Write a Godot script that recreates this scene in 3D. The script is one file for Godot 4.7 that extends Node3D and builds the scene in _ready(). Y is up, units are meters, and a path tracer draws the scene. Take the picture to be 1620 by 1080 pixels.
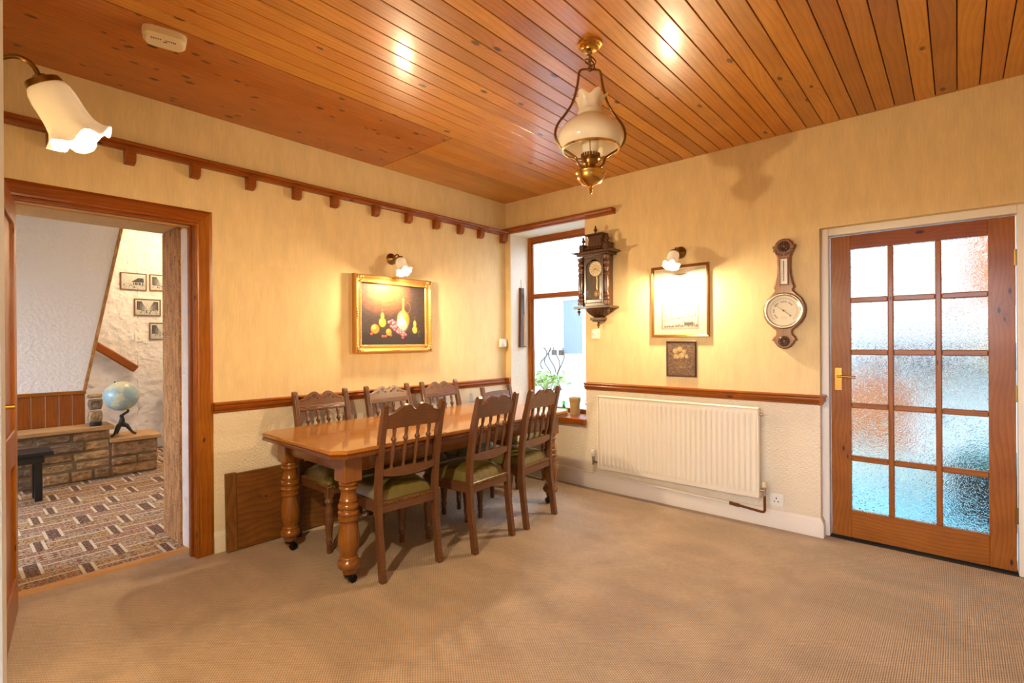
extends Node3D
# Dining room. Left wall: plane z = 0 (facing +z). Right wall: plane x = 0 (facing -x). y up, metres.

const CEIL := 2.706
var LW := Basis(Vector3(1, 0, 0), Vector3(0, 1, 0), Vector3(0, 0, 1))      # things hung on the left wall
var RW := Basis(Vector3(0, 0, 1), Vector3(0, 1, 0), Vector3(-1, 0, 0))     # on the right wall
var NW := Basis(Vector3(0, 0, -1), Vector3(0, 1, 0), Vector3(1, 0, 0))     # on the wall beside the camera
var rng := RandomNumberGenerator.new()
var M := {}
var used := {}

# ---------------------------------------------------------------- mesh builder
class MB:
	var v := PackedVector3Array()
	var n := PackedVector3Array()
	var t := PackedVector2Array()
	var c := PackedColorArray()
	var xf := Transform3D()
	var off := Vector2.ZERO
	var col := Color(1, 1, 1)
	var colored := false

	func put(p: Vector3, nn: Vector3, uv: Vector2):
		v.append(xf * p)
		n.append((xf.basis * nn).normalized())
		t.append(uv + off)
		if colored:
			c.append(col)

	func tri(a, b, cc, na, nb, nc, ua, ub, uc):
		# make the winding clockwise as seen from the side the normals point to
		var g = (cc - a).cross(b - a)
		if g.dot(na + nb + nc) >= 0.0:
			put(a, na, ua); put(b, nb, ub); put(cc, nc, uc)
		else:
			put(a, na, ua); put(cc, nc, uc); put(b, nb, ub)

	func quad(a, b, cc, d, na, nb, nc, nd, ua, ub, uc, ud):
		tri(a, b, cc, na, nb, nc, ua, ub, uc)
		tri(a, cc, d, na, nc, nd, ua, uc, ud)

	func flat(pts: Array, out: Vector3, grain := 0):
		var nn: Vector3 = (pts[2] - pts[0]).cross(pts[1] - pts[0]).normalized()
		if nn.dot(out) < 0.0:
			nn = -nn
		var us := []
		var ax := 0
		for i in [1, 2]:
			if absf(nn[i]) > absf(nn[ax]):
				ax = i
		var o1 := grain
		if ax == grain:
			o1 = (ax + 1) % 3
		var o2 := 3 - ax - o1
		for p in pts:
			us.append(Vector2(p[o1], p[o2] + p[ax] * 0.37))
		for i in range(1, pts.size() - 1):
			tri(pts[0], pts[i], pts[i + 1], nn, nn, nn, us[0], us[i], us[i + 1])

	func box(ctr: Vector3, size: Vector3, bev := 0.002, grain := -1):
		if grain < 0:
			grain = size.max_axis_index()
		var h := size * 0.5
		var b: float = minf(bev, minf(h.x, minf(h.y, h.z)) * 0.8)
		for ax in 3:
			var i := (ax + 1) % 3
			var j := (ax + 2) % 3
			for s in [-1.0, 1.0]:
				var pts := []
				for k in [[-1, -1], [1, -1], [1, 1], [-1, 1]]:
					var p := Vector3.ZERO
					p[ax] = s * h[ax]
					p[i] = k[0] * (h[i] - b)
					p[j] = k[1] * (h[j] - b)
					pts.append(ctr + p)
				var out := Vector3.ZERO
				out[ax] = s
				flat(pts, out, grain)
			if b <= 0.0:
				continue
			for si in [-1.0, 1.0]:
				for sj in [-1.0, 1.0]:
					var e := []
					for k in [[-1, 0], [1, 0], [1, 1], [-1, 1]]:
						var p := Vector3.ZERO
						p[ax] = k[0] * (h[ax] - b)
						p[i] = si * (h[i] - (b if k[1] == 0 else 0.0))
						p[j] = sj * (h[j] - (0.0 if k[1] == 0 else b))
						e.append(ctr + p)
					var out := Vector3.ZERO
					out[i] = si
					out[j] = sj
					flat(e, out, grain)
		if b > 0.0:
			for sx in [-1.0, 1.0]:
				for sy in [-1.0, 1.0]:
					for sz in [-1.0, 1.0]:
						var o := Vector3(sx, sy, sz)
						flat([ctr + o * Vector3(h.x, h.y - b, h.z - b), ctr + o * Vector3(h.x - b, h.y, h.z - b), ctr + o * Vector3(h.x - b, h.y - b, h.z)], o, grain)

	func bx(x0, x1, y0, y1, z0, z1, bev := 0.002, grain := -1):
		box(Vector3((x0 + x1) / 2.0, (y0 + y1) / 2.0, (z0 + z1) / 2.0), Vector3(absf(x1 - x0), absf(y1 - y0), absf(z1 - z0)), bev, grain)

	# profile: Array of Vector2(radius, y), turned round y
	func lathe(prof: Array, seg := 20, a0 := 0.0, a1 := TAU):
		var m := prof.size()
		var ns := []
		for i in m - 1:
			var d: Vector2 = prof[i + 1] - prof[i]
			ns.append(Vector2(d.y, -d.x).normalized() if d.length() > 1e-7 else Vector2(1, 0))
		var sgn := 1.0
		if prof[m - 1].y < prof[0].y:
			sgn = -1.0
		var run := 0.0
		for i in m - 1:
			var na: Vector2 = ns[i]
			var nb: Vector2 = ns[i]
			if i > 0 and ns[i - 1].dot(ns[i]) > 0.6:
				na = (ns[i - 1] + ns[i]).normalized()
			if i < m - 2 and ns[i + 1].dot(ns[i]) > 0.6:
				nb = (ns[i + 1] + ns[i]).normalized()
			na *= sgn
			nb *= sgn
			var len: float = (prof[i + 1] - prof[i]).length()
			for k in seg:
				var t0 := a0 + (a1 - a0) * k / seg
				var t1 := a0 + (a1 - a0) * (k + 1) / seg
				var d0 := Vector3(cos(t0), 0, sin(t0))
				var d1 := Vector3(cos(t1), 0, sin(t1))
				var pa: Vector3 = d0 * prof[i].x + Vector3(0, prof[i].y, 0)
				var pb: Vector3 = d1 * prof[i].x + Vector3(0, prof[i].y, 0)
				var pc: Vector3 = d1 * prof[i + 1].x + Vector3(0, prof[i + 1].y, 0)
				var pd: Vector3 = d0 * prof[i + 1].x + Vector3(0, prof[i + 1].y, 0)
				var u0 := run
				var u1: float = run + len
				var w0 := t0 * 0.05
				var w1 := t1 * 0.05
				var qa := d0 * na.x + Vector3(0, na.y, 0)
				var qb := d1 * na.x + Vector3(0, na.y, 0)
				var qc := d1 * nb.x + Vector3(0, nb.y, 0)
				var qd := d0 * nb.x + Vector3(0, nb.y, 0)
				if prof[i].x > 1e-6:
					tri(pa, pb, pc, qa, qb, qc, Vector2(u0, w0), Vector2(u0, w1), Vector2(u1, w1))
				if prof[i + 1].x > 1e-6:
					tri(pa, pc, pd, qa, qc, qd, Vector2(u0, w0), Vector2(u1, w1), Vector2(u1, w0))
			run += len

	func tube(pts: Array, r, seg := 8, cap := true):
		var m := pts.size()
		var fr := []
		var prev := Vector3.ZERO
		for i in m:
			var d: Vector3 = (pts[min(i + 1, m - 1)] - pts[max(i - 1, 0)]).normalized()
			var x: Vector3
			if i == 0:
				x = d.cross(Vector3.UP if absf(d.y) < 0.9 else Vector3.RIGHT).normalized()
			else:
				x = (prev - d * prev.dot(d)).normalized()
			prev = x
			fr.append([x, d.cross(x).normalized(), d])
		var run := 0.0
		for i in m - 1:
			var ra: float = r[i] if r is Array else r
			var rb: float = r[i + 1] if r is Array else r
			var len: float = (pts[i + 1] - pts[i]).length()
			for k in seg:
				var t0 := TAU * k / seg
				var t1 := TAU * (k + 1) / seg
				var a0: Vector3 = fr[i][0] * cos(t0) + fr[i][1] * sin(t0)
				var a1: Vector3 = fr[i][0] * cos(t1) + fr[i][1] * sin(t1)
				var b0: Vector3 = fr[i + 1][0] * cos(t0) + fr[i + 1][1] * sin(t0)
				var b1: Vector3 = fr[i + 1][0] * cos(t1) + fr[i + 1][1] * sin(t1)
				quad(pts[i] + a0 * ra, pts[i] + a1 * ra, pts[i + 1] + b1 * rb, pts[i + 1] + b0 * rb, a0, a1, b1, b0, Vector2(run, t0 * ra), Vector2(run, t1 * ra), Vector2(run + len, t1 * rb), Vector2(run + len, t0 * rb))
			run += len
		if cap:
			for e in [0, m - 1]:
				var re: float = r[e] if r is Array else r
				var d: Vector3 = fr[e][2] * (-1.0 if e == 0 else 1.0)
				for k in range(1, seg - 1):
					var q := []
					for kk in [0, k, k + 1]:
						var tt = TAU * kk / seg
						q.append(pts[e] + (fr[e][0] * cos(tt) + fr[e][1] * sin(tt)) * re)
					tri(q[0], q[1], q[2], d, d, d, Vector2.ZERO, Vector2(re, 0), Vector2(0, re))

	func ball(ctr: Vector3, r: float, seg := 10, rings := 6, sq := Vector3.ONE):
		for i in rings:
			for k in seg:
				var q := []
				for e in [[i, k], [i, k + 1], [i + 1, k + 1], [i + 1, k]]:
					var a: float = PI * e[0] / rings
					var b: float = TAU * e[1] / seg
					q.append(Vector3(sin(a) * cos(b), cos(a), sin(a) * sin(b)))
				var uu := []
				for e in [[i, k], [i, k + 1], [i + 1, k + 1], [i + 1, k]]:
					uu.append(Vector2(float(e[1]) / seg, float(e[0]) / rings))
				if i > 0:
					tri(ctr + q[0] * r * sq, ctr + q[1] * r * sq, ctr + q[2] * r * sq, q[0] / sq, q[1] / sq, q[2] / sq, uu[0], uu[1], uu[2])
				if i < rings - 1:
					tri(ctr + q[0] * r * sq, ctr + q[2] * r * sq, ctr + q[3] * r * sq, q[0] / sq, q[2] / sq, q[3] / sq, uu[0], uu[2], uu[3])
				elif i == 0:
					pass

	# polygon in x,y pushed from z0 to z1, edge at z1 chamfered
	func extrude(poly: PackedVector2Array, z0: float, z1: float, bev := 0.0, grain := 1, back := true):
		var m := poly.size()
		if Geometry2D.is_polygon_clockwise(poly):
			poly = poly.duplicate()
			poly.reverse()
		var en := []
		for i in m:
			var d := (poly[(i + 1) % m] - poly[i]).normalized()
			en.append(Vector2(d.y, -d.x))
		var inn := PackedVector2Array()
		for i in m:
			var b: Vector2 = en[i] + en[(i + m - 1) % m]
			var l: float = maxf(b.length_squared(), 0.5)
			inn.append(poly[i] - b * (2.0 * bev / l))
		var idx := Geometry2D.triangulate_polygon(poly)
		var s := 1.0 if z1 > z0 else -1.0
		for k in range(0, idx.size(), 3):
			var f := []
			var g := []
			for e in 3:
				f.append(Vector3(inn[idx[k + e]].x, inn[idx[k + e]].y, z1))
				g.append(Vector3(poly[idx[k + e]].x, poly[idx[k + e]].y, z0))
			flat(f, Vector3(0, 0, s), grain)
			if back:
				flat(g, Vector3(0, 0, -s), grain)
		var run := 0.0
		for i in m:
			var j := (i + 1) % m
			var na: Vector2 = en[i]
			var nb: Vector2 = en[i]
			if en[(i + m - 1) % m].dot(en[i]) > 0.8:
				na = (en[(i + m - 1) % m] + en[i]).normalized()
			if en[j].dot(en[i]) > 0.8:
				nb = (en[j] + en[i]).normalized()
			var A := Vector3(na.x, na.y, 0)
			var B := Vector3(nb.x, nb.y, 0)
			var zb := z1 - bev * s
			var len := poly[i].distance_to(poly[j])
			var p := [Vector3(poly[i].x, poly[i].y, z0), Vector3(poly[j].x, poly[j].y, z0), Vector3(poly[j].x, poly[j].y, zb), Vector3(poly[i].x, poly[i].y, zb)]
			quad(p[0], p[1], p[2], p[3], A, B, B, A, Vector2(z0, run), Vector2(z0, run + len), Vector2(zb, run + len), Vector2(zb, run))
			if bev > 0.0:
				var C := (A + Vector3(0, 0, s)).normalized()
				var D := (B + Vector3(0, 0, s)).normalized()
				quad(p[3], p[2], Vector3(inn[j].x, inn[j].y, z1), Vector3(inn[i].x, inn[i].y, z1), C, D, D, C, Vector2(run, zb), Vector2(run + len, zb), Vector2(run + len, z1), Vector2(run, z1))
			run += len

	# surface over a grid of points g[i][j], smooth; centre tells which way is out
	func grid(g: Array, closed: bool, outward: Callable):
		var a := g.size()
		var b: int = g[0].size()
		var ns := []
		for i in a:
			var row := []
			for j in b:
				var i0: int = max(i - 1, 0)
				var i1: int = min(i + 1, a - 1)
				var j0: int = (j - 1 + b) % b if closed else max(j - 1, 0)
				var j1: int = (j + 1) % b if closed else min(j + 1, b - 1)
				var nn: Vector3 = (g[i1][j] - g[i0][j]).cross(g[i][j1] - g[i][j0])
				if nn.length() < 1e-12:
					nn = Vector3.UP
				nn = nn.normalized()
				if nn.dot(outward.call(g[i][j])) < 0.0:
					nn = -nn
				row.append(nn)
			ns.append(row)
		for i in a - 1:
			for j in (b if closed else b - 1):
				var k: int = (j + 1) % b
				var u0 := float(j) / (b if closed else b - 1)
				var u1 := float(j + 1) / (b if closed else b - 1)
				var v0 := float(i) / (a - 1)
				var v1 := float(i + 1) / (a - 1)
				quad(g[i][j], g[i][k], g[i + 1][k], g[i + 1][j], ns[i][j], ns[i][k], ns[i + 1][k], ns[i + 1][j], Vector2(u0, v0), Vector2(u1, v0), Vector2(u1, v1), Vector2(u0, v1))

	# upright rectangle with its own 0..1 picture coordinates, facing +z
	func rect(w: float, h: float, z: float, thick := 0.002):
		var N := Vector3(0, 0, 1)
		quad(Vector3(-w / 2, -h / 2, z), Vector3(-w / 2, h / 2, z), Vector3(w / 2, h / 2, z), Vector3(w / 2, -h / 2, z), N, N, N, N, Vector2(0, 1), Vector2(0, 0), Vector2(1, 0), Vector2(1, 1))
		if thick > 0.0:
			flat([Vector3(-w / 2, -h / 2, z - thick), Vector3(-w / 2, h / 2, z - thick), Vector3(w / 2, h / 2, z - thick), Vector3(w / 2, -h / 2, z - thick)], -N)
			for s in [-1.0, 1.0]:
				flat([Vector3(s * w / 2, -h / 2, z), Vector3(s * w / 2, h / 2, z), Vector3(s * w / 2, h / 2, z - thick), Vector3(s * w / 2, -h / 2, z - thick)], Vector3(s, 0, 0))
				flat([Vector3(-w / 2, s * h / 2, z), Vector3(w / 2, s * h / 2, z), Vector3(w / 2, s * h / 2, z - thick), Vector3(-w / 2, s * h / 2, z - thick)], Vector3(0, s, 0))

	# mitred frame round a w x h outside; prof: Vector2(inset from the outer edge, height z)
	func frame(w: float, h: float, prof: Array):
		for side in 4:
			var b := Basis(Vector3(0, 0, 1), side * PI / 2)
			var L := w if side % 2 == 0 else h
			var H := h if side % 2 == 0 else w
			for i in prof.size() - 1:
				var p: Vector2 = prof[i]
				var q: Vector2 = prof[i + 1]
				var d := q - p
				var nn := b * Vector3(0, d.y, d.x).normalized()
				if d.x < 0.0:
					nn = b * Vector3(0, d.y, -d.x).normalized()
				if absf(d.x) < 1e-6:
					nn = b * Vector3(0, 1 if d.y > 0 else -1, 0)
				else:
					nn = b * Vector3(0, d.y / absf(d.x) * (1.0 if d.x > 0 else -1.0), 1).normalized()
				quad(b * Vector3(-L / 2 + p.x, H / 2 - p.x, p.y), b * Vector3(L / 2 - p.x, H / 2 - p.x, p.y), b * Vector3(L / 2 - q.x, H / 2 - q.x, q.y), b * Vector3(-L / 2 + q.x, H / 2 - q.x, q.y), nn, nn, nn, nn, Vector2(0, p.x), Vector2(L, p.x), Vector2(L, q.x), Vector2(0, q.x))

	func mesh() -> ArrayMesh:
		var a := []
		a.resize(Mesh.ARRAY_MAX)
		a[Mesh.ARRAY_VERTEX] = v
		a[Mesh.ARRAY_NORMAL] = n
		a[Mesh.ARRAY_TEX_UV] = t
		if colored:
			a[Mesh.ARRAY_COLOR] = c
		var m := ArrayMesh.new()
		m.add_surface_from_arrays(Mesh.PRIMITIVE_TRIANGLES, a)
		return m

# ---------------------------------------------------------------- nodes
func numbered(called: String) -> String:
	if not used.has(called):
		used[called] = 0
		return called
	used[called] += 1
	return "%s_%03d" % [called, used[called]]

func thing(called, label, category, at = Vector3.ZERO, basis = Basis(), group = ""):
	var o := Node3D.new()
	o.name = numbered(called)
	add_child(o)
	o.transform = Transform3D(basis, at)
	o.set_meta("label", label)
	o.set_meta("category", category)
	if group:
		o.set_meta("group", group)
	return o

func struct(called, label = ""):
	var o := Node3D.new()
	o.name = called
	add_child(o)
	o.set_meta("kind", "structure")
	if label:
		o.set_meta("label", label)
	return o

func part(parent, called, mb: MB, mat, label = "", kind = ""):
	var o := MeshInstance3D.new()
	o.name = called
	o.mesh = mb.mesh()
	o.material_override = mat
	parent.add_child(o, true)
	if label:
		o.set_meta("label", label)
	if kind:
		o.set_meta("kind", kind)
	return o

func dup(root, at: Vector3, basis: Basis, label: String):
	var r = root.duplicate()
	r.name = numbered(String(root.name).trim_suffix("_000"))
	add_child(r)
	r.transform = Transform3D(basis, at)
	r.set_meta("label", label)
	return r

func rb(parent, called, mat, x0, x1, y0, y1, z0, z1, bev = 0.002, grain = -1, label = ""):
	var b := MB.new()
	b.off = Vector2(rng.randf() * 3.0, rng.randf() * 3.0)
	b.bx(x0, x1, y0, y1, z0, z1, bev, grain)
	return part(parent, called, b, mat, label)

func yaw(deg: float) -> Basis:
	return Basis(Vector3.UP, deg_to_rad(deg))

# ---------------------------------------------------------------- textures and materials
func tex(img: Image) -> ImageTexture:
	return ImageTexture.create_from_image(img)

func paint(w: int, h: int, f: Callable) -> Image:
	var d := PackedByteArray()
	d.resize(w * h * 3)
	var k := 0
	for y in h:
		for x in w:
			var c: Color = f.call(x, y)
			d[k] = int(clampf(c.r, 0, 1) * 255.0)
			d[k + 1] = int(clampf(c.g, 0, 1) * 255.0)
			d[k + 2] = int(clampf(c.b, 0, 1) * 255.0)
			k += 3
	return Image.create_from_data(w, h, false, Image.FORMAT_RGB8, d)

func noise(sd: int, fr := 1.0, oct := 3) -> FastNoiseLite:
	var n := FastNoiseLite.new()
	n.seed = sd
	n.noise_type = FastNoiseLite.TYPE_SIMPLEX_SMOOTH
	n.frequency = fr
	n.fractal_octaves = oct
	return n

func wood_img(w: int, h: int, light: Color, dark: Color, sd: int, rings: float, knots: int, contrast: float) -> Image:
	var n1 := noise(sd, 1.0, 2)
	var n2 := noise(sd + 7, 1.0, 2)
	var r := RandomNumberGenerator.new()
	r.seed = sd
	var kn := []
	for i in knots:
		kn.append([r.randf(), r.randf(), r.randf_range(0.6, 1.4)])
	var cs := []
	for x in w:
		cs.append(Vector2(cos(TAU * x / w), sin(TAU * x / w)))
	var asp := float(w) / h
	var f := func(x, y):
		var q: Vector2 = cs[x]
		var v := float(y) / h
		var warp := n1.get_noise_3d(q.x * 0.3, q.y * 0.3, v * 1.6) * 0.5
		var kd := 0.0
		for k in kn:
			var du: float = absf(float(x) / w - k[0])
			du = minf(du, 1.0 - du) * asp * 4.0
			var dv: float = absf(v - k[1]) * 4.0 * 2.2
			var d: float = sqrt(du * du * 1.2 + dv * dv) / k[2]
			if d < 1.6:
				warp += 0.35 * exp(-d * d * 6.0)
				kd = maxf(kd, 1.0 - smoothstep(0.07, 0.17, d))
		var s: float = fposmod(v * rings + warp * rings * 0.16, 1.0)
		s = s * s * (1.0 - smoothstep(0.9, 1.0, s))
		var fine := n2.get_noise_3d(q.x * 5.0, q.y * 5.0, v * 90.0)
		var blot := n2.get_noise_3d(q.x * 1.2 + 9.0, q.y * 1.2, v * 4.0)
		var k2: float = clampf(0.32 + (s - 0.25) * contrast + fine * 0.16 + blot * 0.22, 0.0, 1.0)
		var c := light.lerp(dark, k2)
		return c.lerp(Color(dark.r * 0.40, dark.g * 0.30, dark.b * 0.3), kd * clampf(0.85 + 0.5 * fine, 0.0, 1.0))
	return paint(w, h, f)

func mat(color, rough := 0.6, o := {}) -> StandardMaterial3D:
	var m := StandardMaterial3D.new()
	m.albedo_color = color
	m.roughness = rough
	for k in o:
		m.set(k, o[k])
	return m

func wood(light: Color, dark: Color, sd: int, rings: float, knots: int, contrast: float, rough: float, coat := 0.0, lu := 1.6, lv := 0.5, w := 512, h := 192) -> StandardMaterial3D:
	var m := mat(Color.WHITE, rough)
	m.albedo_texture = tex(wood_img(w, h, light, dark, sd, rings, knots, contrast))
	m.uv1_scale = Vector3(1.0 / lu, 1.0 / lv, 1)
	if coat > 0.0:
		m.clearcoat_enabled = true
		m.clearcoat = coat
		m.clearcoat_roughness = 0.16
	return m

func tint(m: StandardMaterial3D, c: Color) -> StandardMaterial3D:
	var k: StandardMaterial3D = m.duplicate()
	k.albedo_color = c
	return k

func relief(m: StandardMaterial3D, im: Image, cm: float, scale: float):
	m.heightmap_enabled = true
	m.heightmap_texture = tex(im)
	m.heightmap_scale = cm
	m.uv1_triplanar = true
	m.uv1_world_triplanar = true
	m.uv1_scale = Vector3.ONE * scale

func make_materials():
	# papered wall: straw colour with fine upright streaks
	var a := noise(3, 1.0, 3)
	var b := noise(4, 1.0, 2)
	var wp := paint(512, 512, func(x, y):
		var p := Vector2(cos(TAU * x / 512.0), sin(TAU * x / 512.0))
		var s := a.get_noise_3d(p.x * 16.0, p.y * 16.0, y * 0.012) * 0.6 + a.get_noise_3d(p.x * 40.0, p.y * 40.0, y * 0.03 + 50.0) * 0.6
		var l := b.get_noise_3d(p.x * 1.5, p.y * 1.5, y * 0.006)
		return Color(0.875, 0.782, 0.592) * (1.0 + 0.05 * s + 0.035 * l) + Color(0, 0.0, -0.02) * s)
	M.paper = mat(Color.WHITE, 0.62)
	M.paper.albedo_texture = tex(wp)
	M.paper.uv1_triplanar = true
	M.paper.uv1_world_triplanar = true
	M.paper.uv1_scale = Vector3.ONE * 1.1
	# embossed off-white paper below the rail
	var e := noise(11, 1.0, 3)
	var emb := paint(256, 256, func(x, y):
		var s := sin(x * TAU / 32.0 + 3.0 * e.get_noise_2d(x * 0.04, y * 0.04)) * sin(y * TAU / 25.6 + 3.0 * e.get_noise_2d(y * 0.04 + 40.0, x * 0.04))
		var g := 0.5 + 0.3 * e.get_noise_2d(x * 0.09, y * 0.09) + 0.12 * s
		return Color(g, g, g))
	M.dado = mat(Color(0.90, 0.85, 0.76), 0.6)
	relief(M.dado, emb, 0.6, 3.2)
	M.plaster = mat(Color(0.90, 0.88, 0.86), 0.85)
	var pl := paint(256, 256, func(x, y):
		var g := 0.5 + 0.5 * e.get_noise_2d(x * 0.03, y * 0.03 + 300.0) + 0.2 * absf(e.get_noise_2d(x * 0.015 + 90.0, y * 0.02))
		return Color(g, g, g))
	relief(M.plaster, pl, 2.2, 0.9)
	M.stipple = mat(Color(0.90, 0.88, 0.86), 0.85)
	relief(M.stipple, pl, 0.5, 2.6)
	for k in ["paper", "dado"]:
		M[k].metallic_specular = 0.3
	M.white = mat(Color(0.90, 0.87, 0.82), 0.42)
	M.outwhite = mat(Color(0.90, 0.90, 0.89), 0.6)
	M.dimming_opal = mat(Color(0.94, 0.94, 0.93, 0.66), 0.2, {"transparency": BaseMaterial3D.TRANSPARENCY_ALPHA})  # opal sheet added to dim the lean-to
	M.white_metal = mat(Color(0.93, 0.90, 0.83), 0.32)
	M.plastic = mat(Color(0.93, 0.92, 0.88), 0.35)
	M.old_plastic = mat(Color(0.88, 0.83, 0.70), 0.4)
	M.black = mat(Color(0.05, 0.05, 0.055), 0.45)
	M.iron = mat(Color(0.08, 0.075, 0.07), 0.35, {"metallic": 0.5})
	M.dark_slot = mat(Color(0.09, 0.07, 0.05), 0.8)
	# carpet: brown looped weave
	var cn := noise(21, 1.0, 2)
	var loop := func(x, y):
		var row := int(y / 8)
		var sh := 6 if row % 2 == 0 else 0
		var u := fposmod(x + sh, 12.8) / 12.8
		var w := fposmod(y, 8.0) / 8.0
		return sqrt(maxf(0.0, sin(u * PI) * sin(w * PI)))
	var carpet_c := paint(256, 256, func(x, y):
		var h: float = loop.call(x, y)
		var nn := cn.get_noise_2d(x * 0.35, y * 0.35)
		return Color(0.80, 0.68, 0.56) * (0.54 + 0.56 * h + 0.16 * nn))
	var carpet_h := paint(256, 256, func(x, y):
		var h: float = loop.call(x, y) * 0.8 + 0.2 * cn.get_noise_2d(x * 0.4, y * 0.4)
		return Color(h, h, h))
	M.carpet = mat(Color.WHITE, 0.55, {"rim_enabled": true, "rim": 0.35, "rim_tint": 0.6})
	M.carpet.albedo_texture = tex(carpet_c)
	relief(M.carpet, carpet_h, 0.35, 4.0)
	M.carpet.uv1_triplanar_sharpness = 8.0
	var wear := paint(256, 256, func(x, y):
		var p := Vector2(cos(TAU * x / 256.0), sin(TAU * x / 256.0)) * 1.1
		var g := 0.94 + 0.11 * a.get_noise_3d(p.x, p.y, sin(TAU * y / 256.0) * 1.3) + 0.04 * cn.get_noise_2d(x * 0.2, y * 0.2)
		return Color(g, g, g * 0.99))
	M.carpet.detail_enabled = true
	M.carpet.detail_blend_mode = BaseMaterial3D.BLEND_MODE_MUL
	M.carpet.detail_albedo = tex(wear)
	M.carpet.detail_uv_layer = BaseMaterial3D.DETAIL_UV_2
	M.carpet.uv2_triplanar = true
	M.carpet.uv2_world_triplanar = true
	M.carpet.uv2_scale = Vector3.ONE * 0.55
	# woven tile pattern of the next room's carpet
	M.tapestry = mat(Color.WHITE, 0.95)
	M.tapestry.albedo_texture = tex(tapestry_img())
	M.tapestry.uv1_triplanar = true
	M.tapestry.uv1_world_triplanar = true
	M.tapestry.uv1_scale = Vector3.ONE / 1.55
	# woods
	M.ceil = []
	var cw := wood(Color(0.82, 0.56, 0.17), Color(0.62, 0.37, 0.06), 31, 26.0, 6, 0.42, 0.36, 0.45, 2.4, 0.7, 1024, 300)
	for c in [Color(1, 1, 1), Color(0.93, 0.90, 0.86), Color(1.0, 0.95, 0.88), Color(0.86, 0.80, 0.72), Color(1, 0.98, 0.95)]:
		M.ceil.append(tint(cw, c))
	M.ceil_knotty = wood(Color(0.73, 0.43, 0.125), Color(0.54, 0.27, 0.05), 37, 24.0, 42, 0.4, 0.34, 0.4, 2.0, 0.7, 1024, 300)
	M.pine = wood(Color(0.64, 0.38, 0.075), Color(0.46, 0.24, 0.025), 41, 20.0, 10, 0.45, 0.36, 0.4, 1.5, 0.45)
	M.pine_red = wood(Color(0.60, 0.32, 0.075), Color(0.42, 0.195, 0.035), 43, 20.0, 2, 0.4, 0.34, 0.4, 1.5, 0.45)
	for k in [M.pine, M.pine_red]:
		k.metallic_specular = 0.35
		k.clearcoat = 0.2
	M.oak = wood(Color(0.70, 0.46, 0.15), Color(0.54, 0.32, 0.075), 47, 22.0, 0, 0.5, 0.26, 0.7, 1.2, 0.5)
	M.oak_leg = wood(Color(0.56, 0.345, 0.095), Color(0.39, 0.21, 0.04), 49, 14.0, 0, 0.2, 0.26, 0.6, 0.8, 0.4)
	M.chair = wood(Color(0.45, 0.285, 0.165), Color(0.28, 0.16, 0.085), 53, 18.0, 0, 0.35, 0.34, 0.35, 0.9, 0.4)
	M.oak.clearcoat_roughness = 0.07
	M.oak_edge = tint(M.oak_leg, Color(0.80, 0.70, 0.66))
	M.board = wood(Color(0.52, 0.34, 0.125), Color(0.33, 0.19, 0.06), 59, 16.0, 3, 0.55, 0.5, 0.0, 0.9, 0.6)
	M.walnut = wood(Color(0.35, 0.21, 0.13), Color(0.19, 0.105, 0.065), 61, 18.0, 0, 0.6, 0.30, 0.4, 0.6, 0.3)
	M.baro = wood(Color(0.55, 0.34, 0.17), Color(0.36, 0.20, 0.09), 67, 22.0, 0, 0.6, 0.35, 0.3, 0.5, 0.3)
	M.rustic = wood(Color(0.72, 0.52, 0.31), Color(0.40, 0.25, 0.13), 71, 9.0, 16, 0.9, 0.85, 0.0, 0.9, 0.4)
	var bark := paint(256, 256, func(x, y):
		var g := 0.5 + 0.6 * absf(e.get_noise_2d(x * 0.10, y * 0.03 + 60.0)) + 0.3 * e.get_noise_2d(x * 0.06, y * 0.06)
		return Color(g, g, g))
	var rn := noise(72, 1.0, 3)
	M.rustic.albedo_texture = tex(paint(384, 192, func(x, y):
		var c := Color(0.76, 0.56, 0.33).lerp(Color(0.60, 0.41, 0.23), clampf(0.5 + rn.get_noise_2d(x * 0.012, y * 0.05), 0, 1))
		var crack := absf(rn.get_noise_2d(x * 0.022 + 80.0, y * 0.075))
		c = c.lerp(Color(0.17, 0.10, 0.055), (1.0 - smoothstep(0.015, 0.06, crack)) * clampf(0.3 + 2.0 * rn.get_noise_2d(x * 0.01 + 300.0, y * 0.02), 0.0, 0.9))
		return c * (1.0 + 0.25 * rn.get_noise_2d(x * 0.15, y * 0.3))))
	M.rustic.heightmap_enabled = true
	M.rustic.heightmap_texture = tex(bark)
	M.rustic.heightmap_scale = 1.4
	M.sand_wood = wood(Color(0.74, 0.58, 0.38), Color(0.58, 0.42, 0.25), 73, 10.0, 1, 0.5, 0.6, 0.0, 1.0, 0.5)
	M.strip = wood(Color(0.80, 0.60, 0.34), Color(0.66, 0.46, 0.24), 77, 8.0, 0, 0.4, 0.5, 0.0, 1.0, 0.4, 256, 64)
	# metals, glass, leather
	M.brass = mat(Color(0.76, 0.58, 0.30), 0.22, {"metallic": 1.0})
	M.aged_brass = mat(Color(0.52, 0.40, 0.22), 0.32, {"metallic": 1.0})
	M.gilt = mat(Color(0.82, 0.65, 0.38), 0.4, {"metallic": 0.85})
	M.chrome = mat(Color(0.78, 0.77, 0.74), 0.2, {"metallic": 1.0})
	M.copper = mat(Color(0.47, 0.29, 0.16), 0.4, {"metallic": 0.8})
	M.opal = mat(Color(0.96, 0.95, 0.92), 0.15, {"backlight_enabled": true, "backlight": Color(0.9, 0.86, 0.78)})
	M.tulip = mat(Color(0.97, 0.96, 0.94), 0.15, {"backlight_enabled": true, "backlight": Color(0.30, 0.30, 0.30)})
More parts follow.
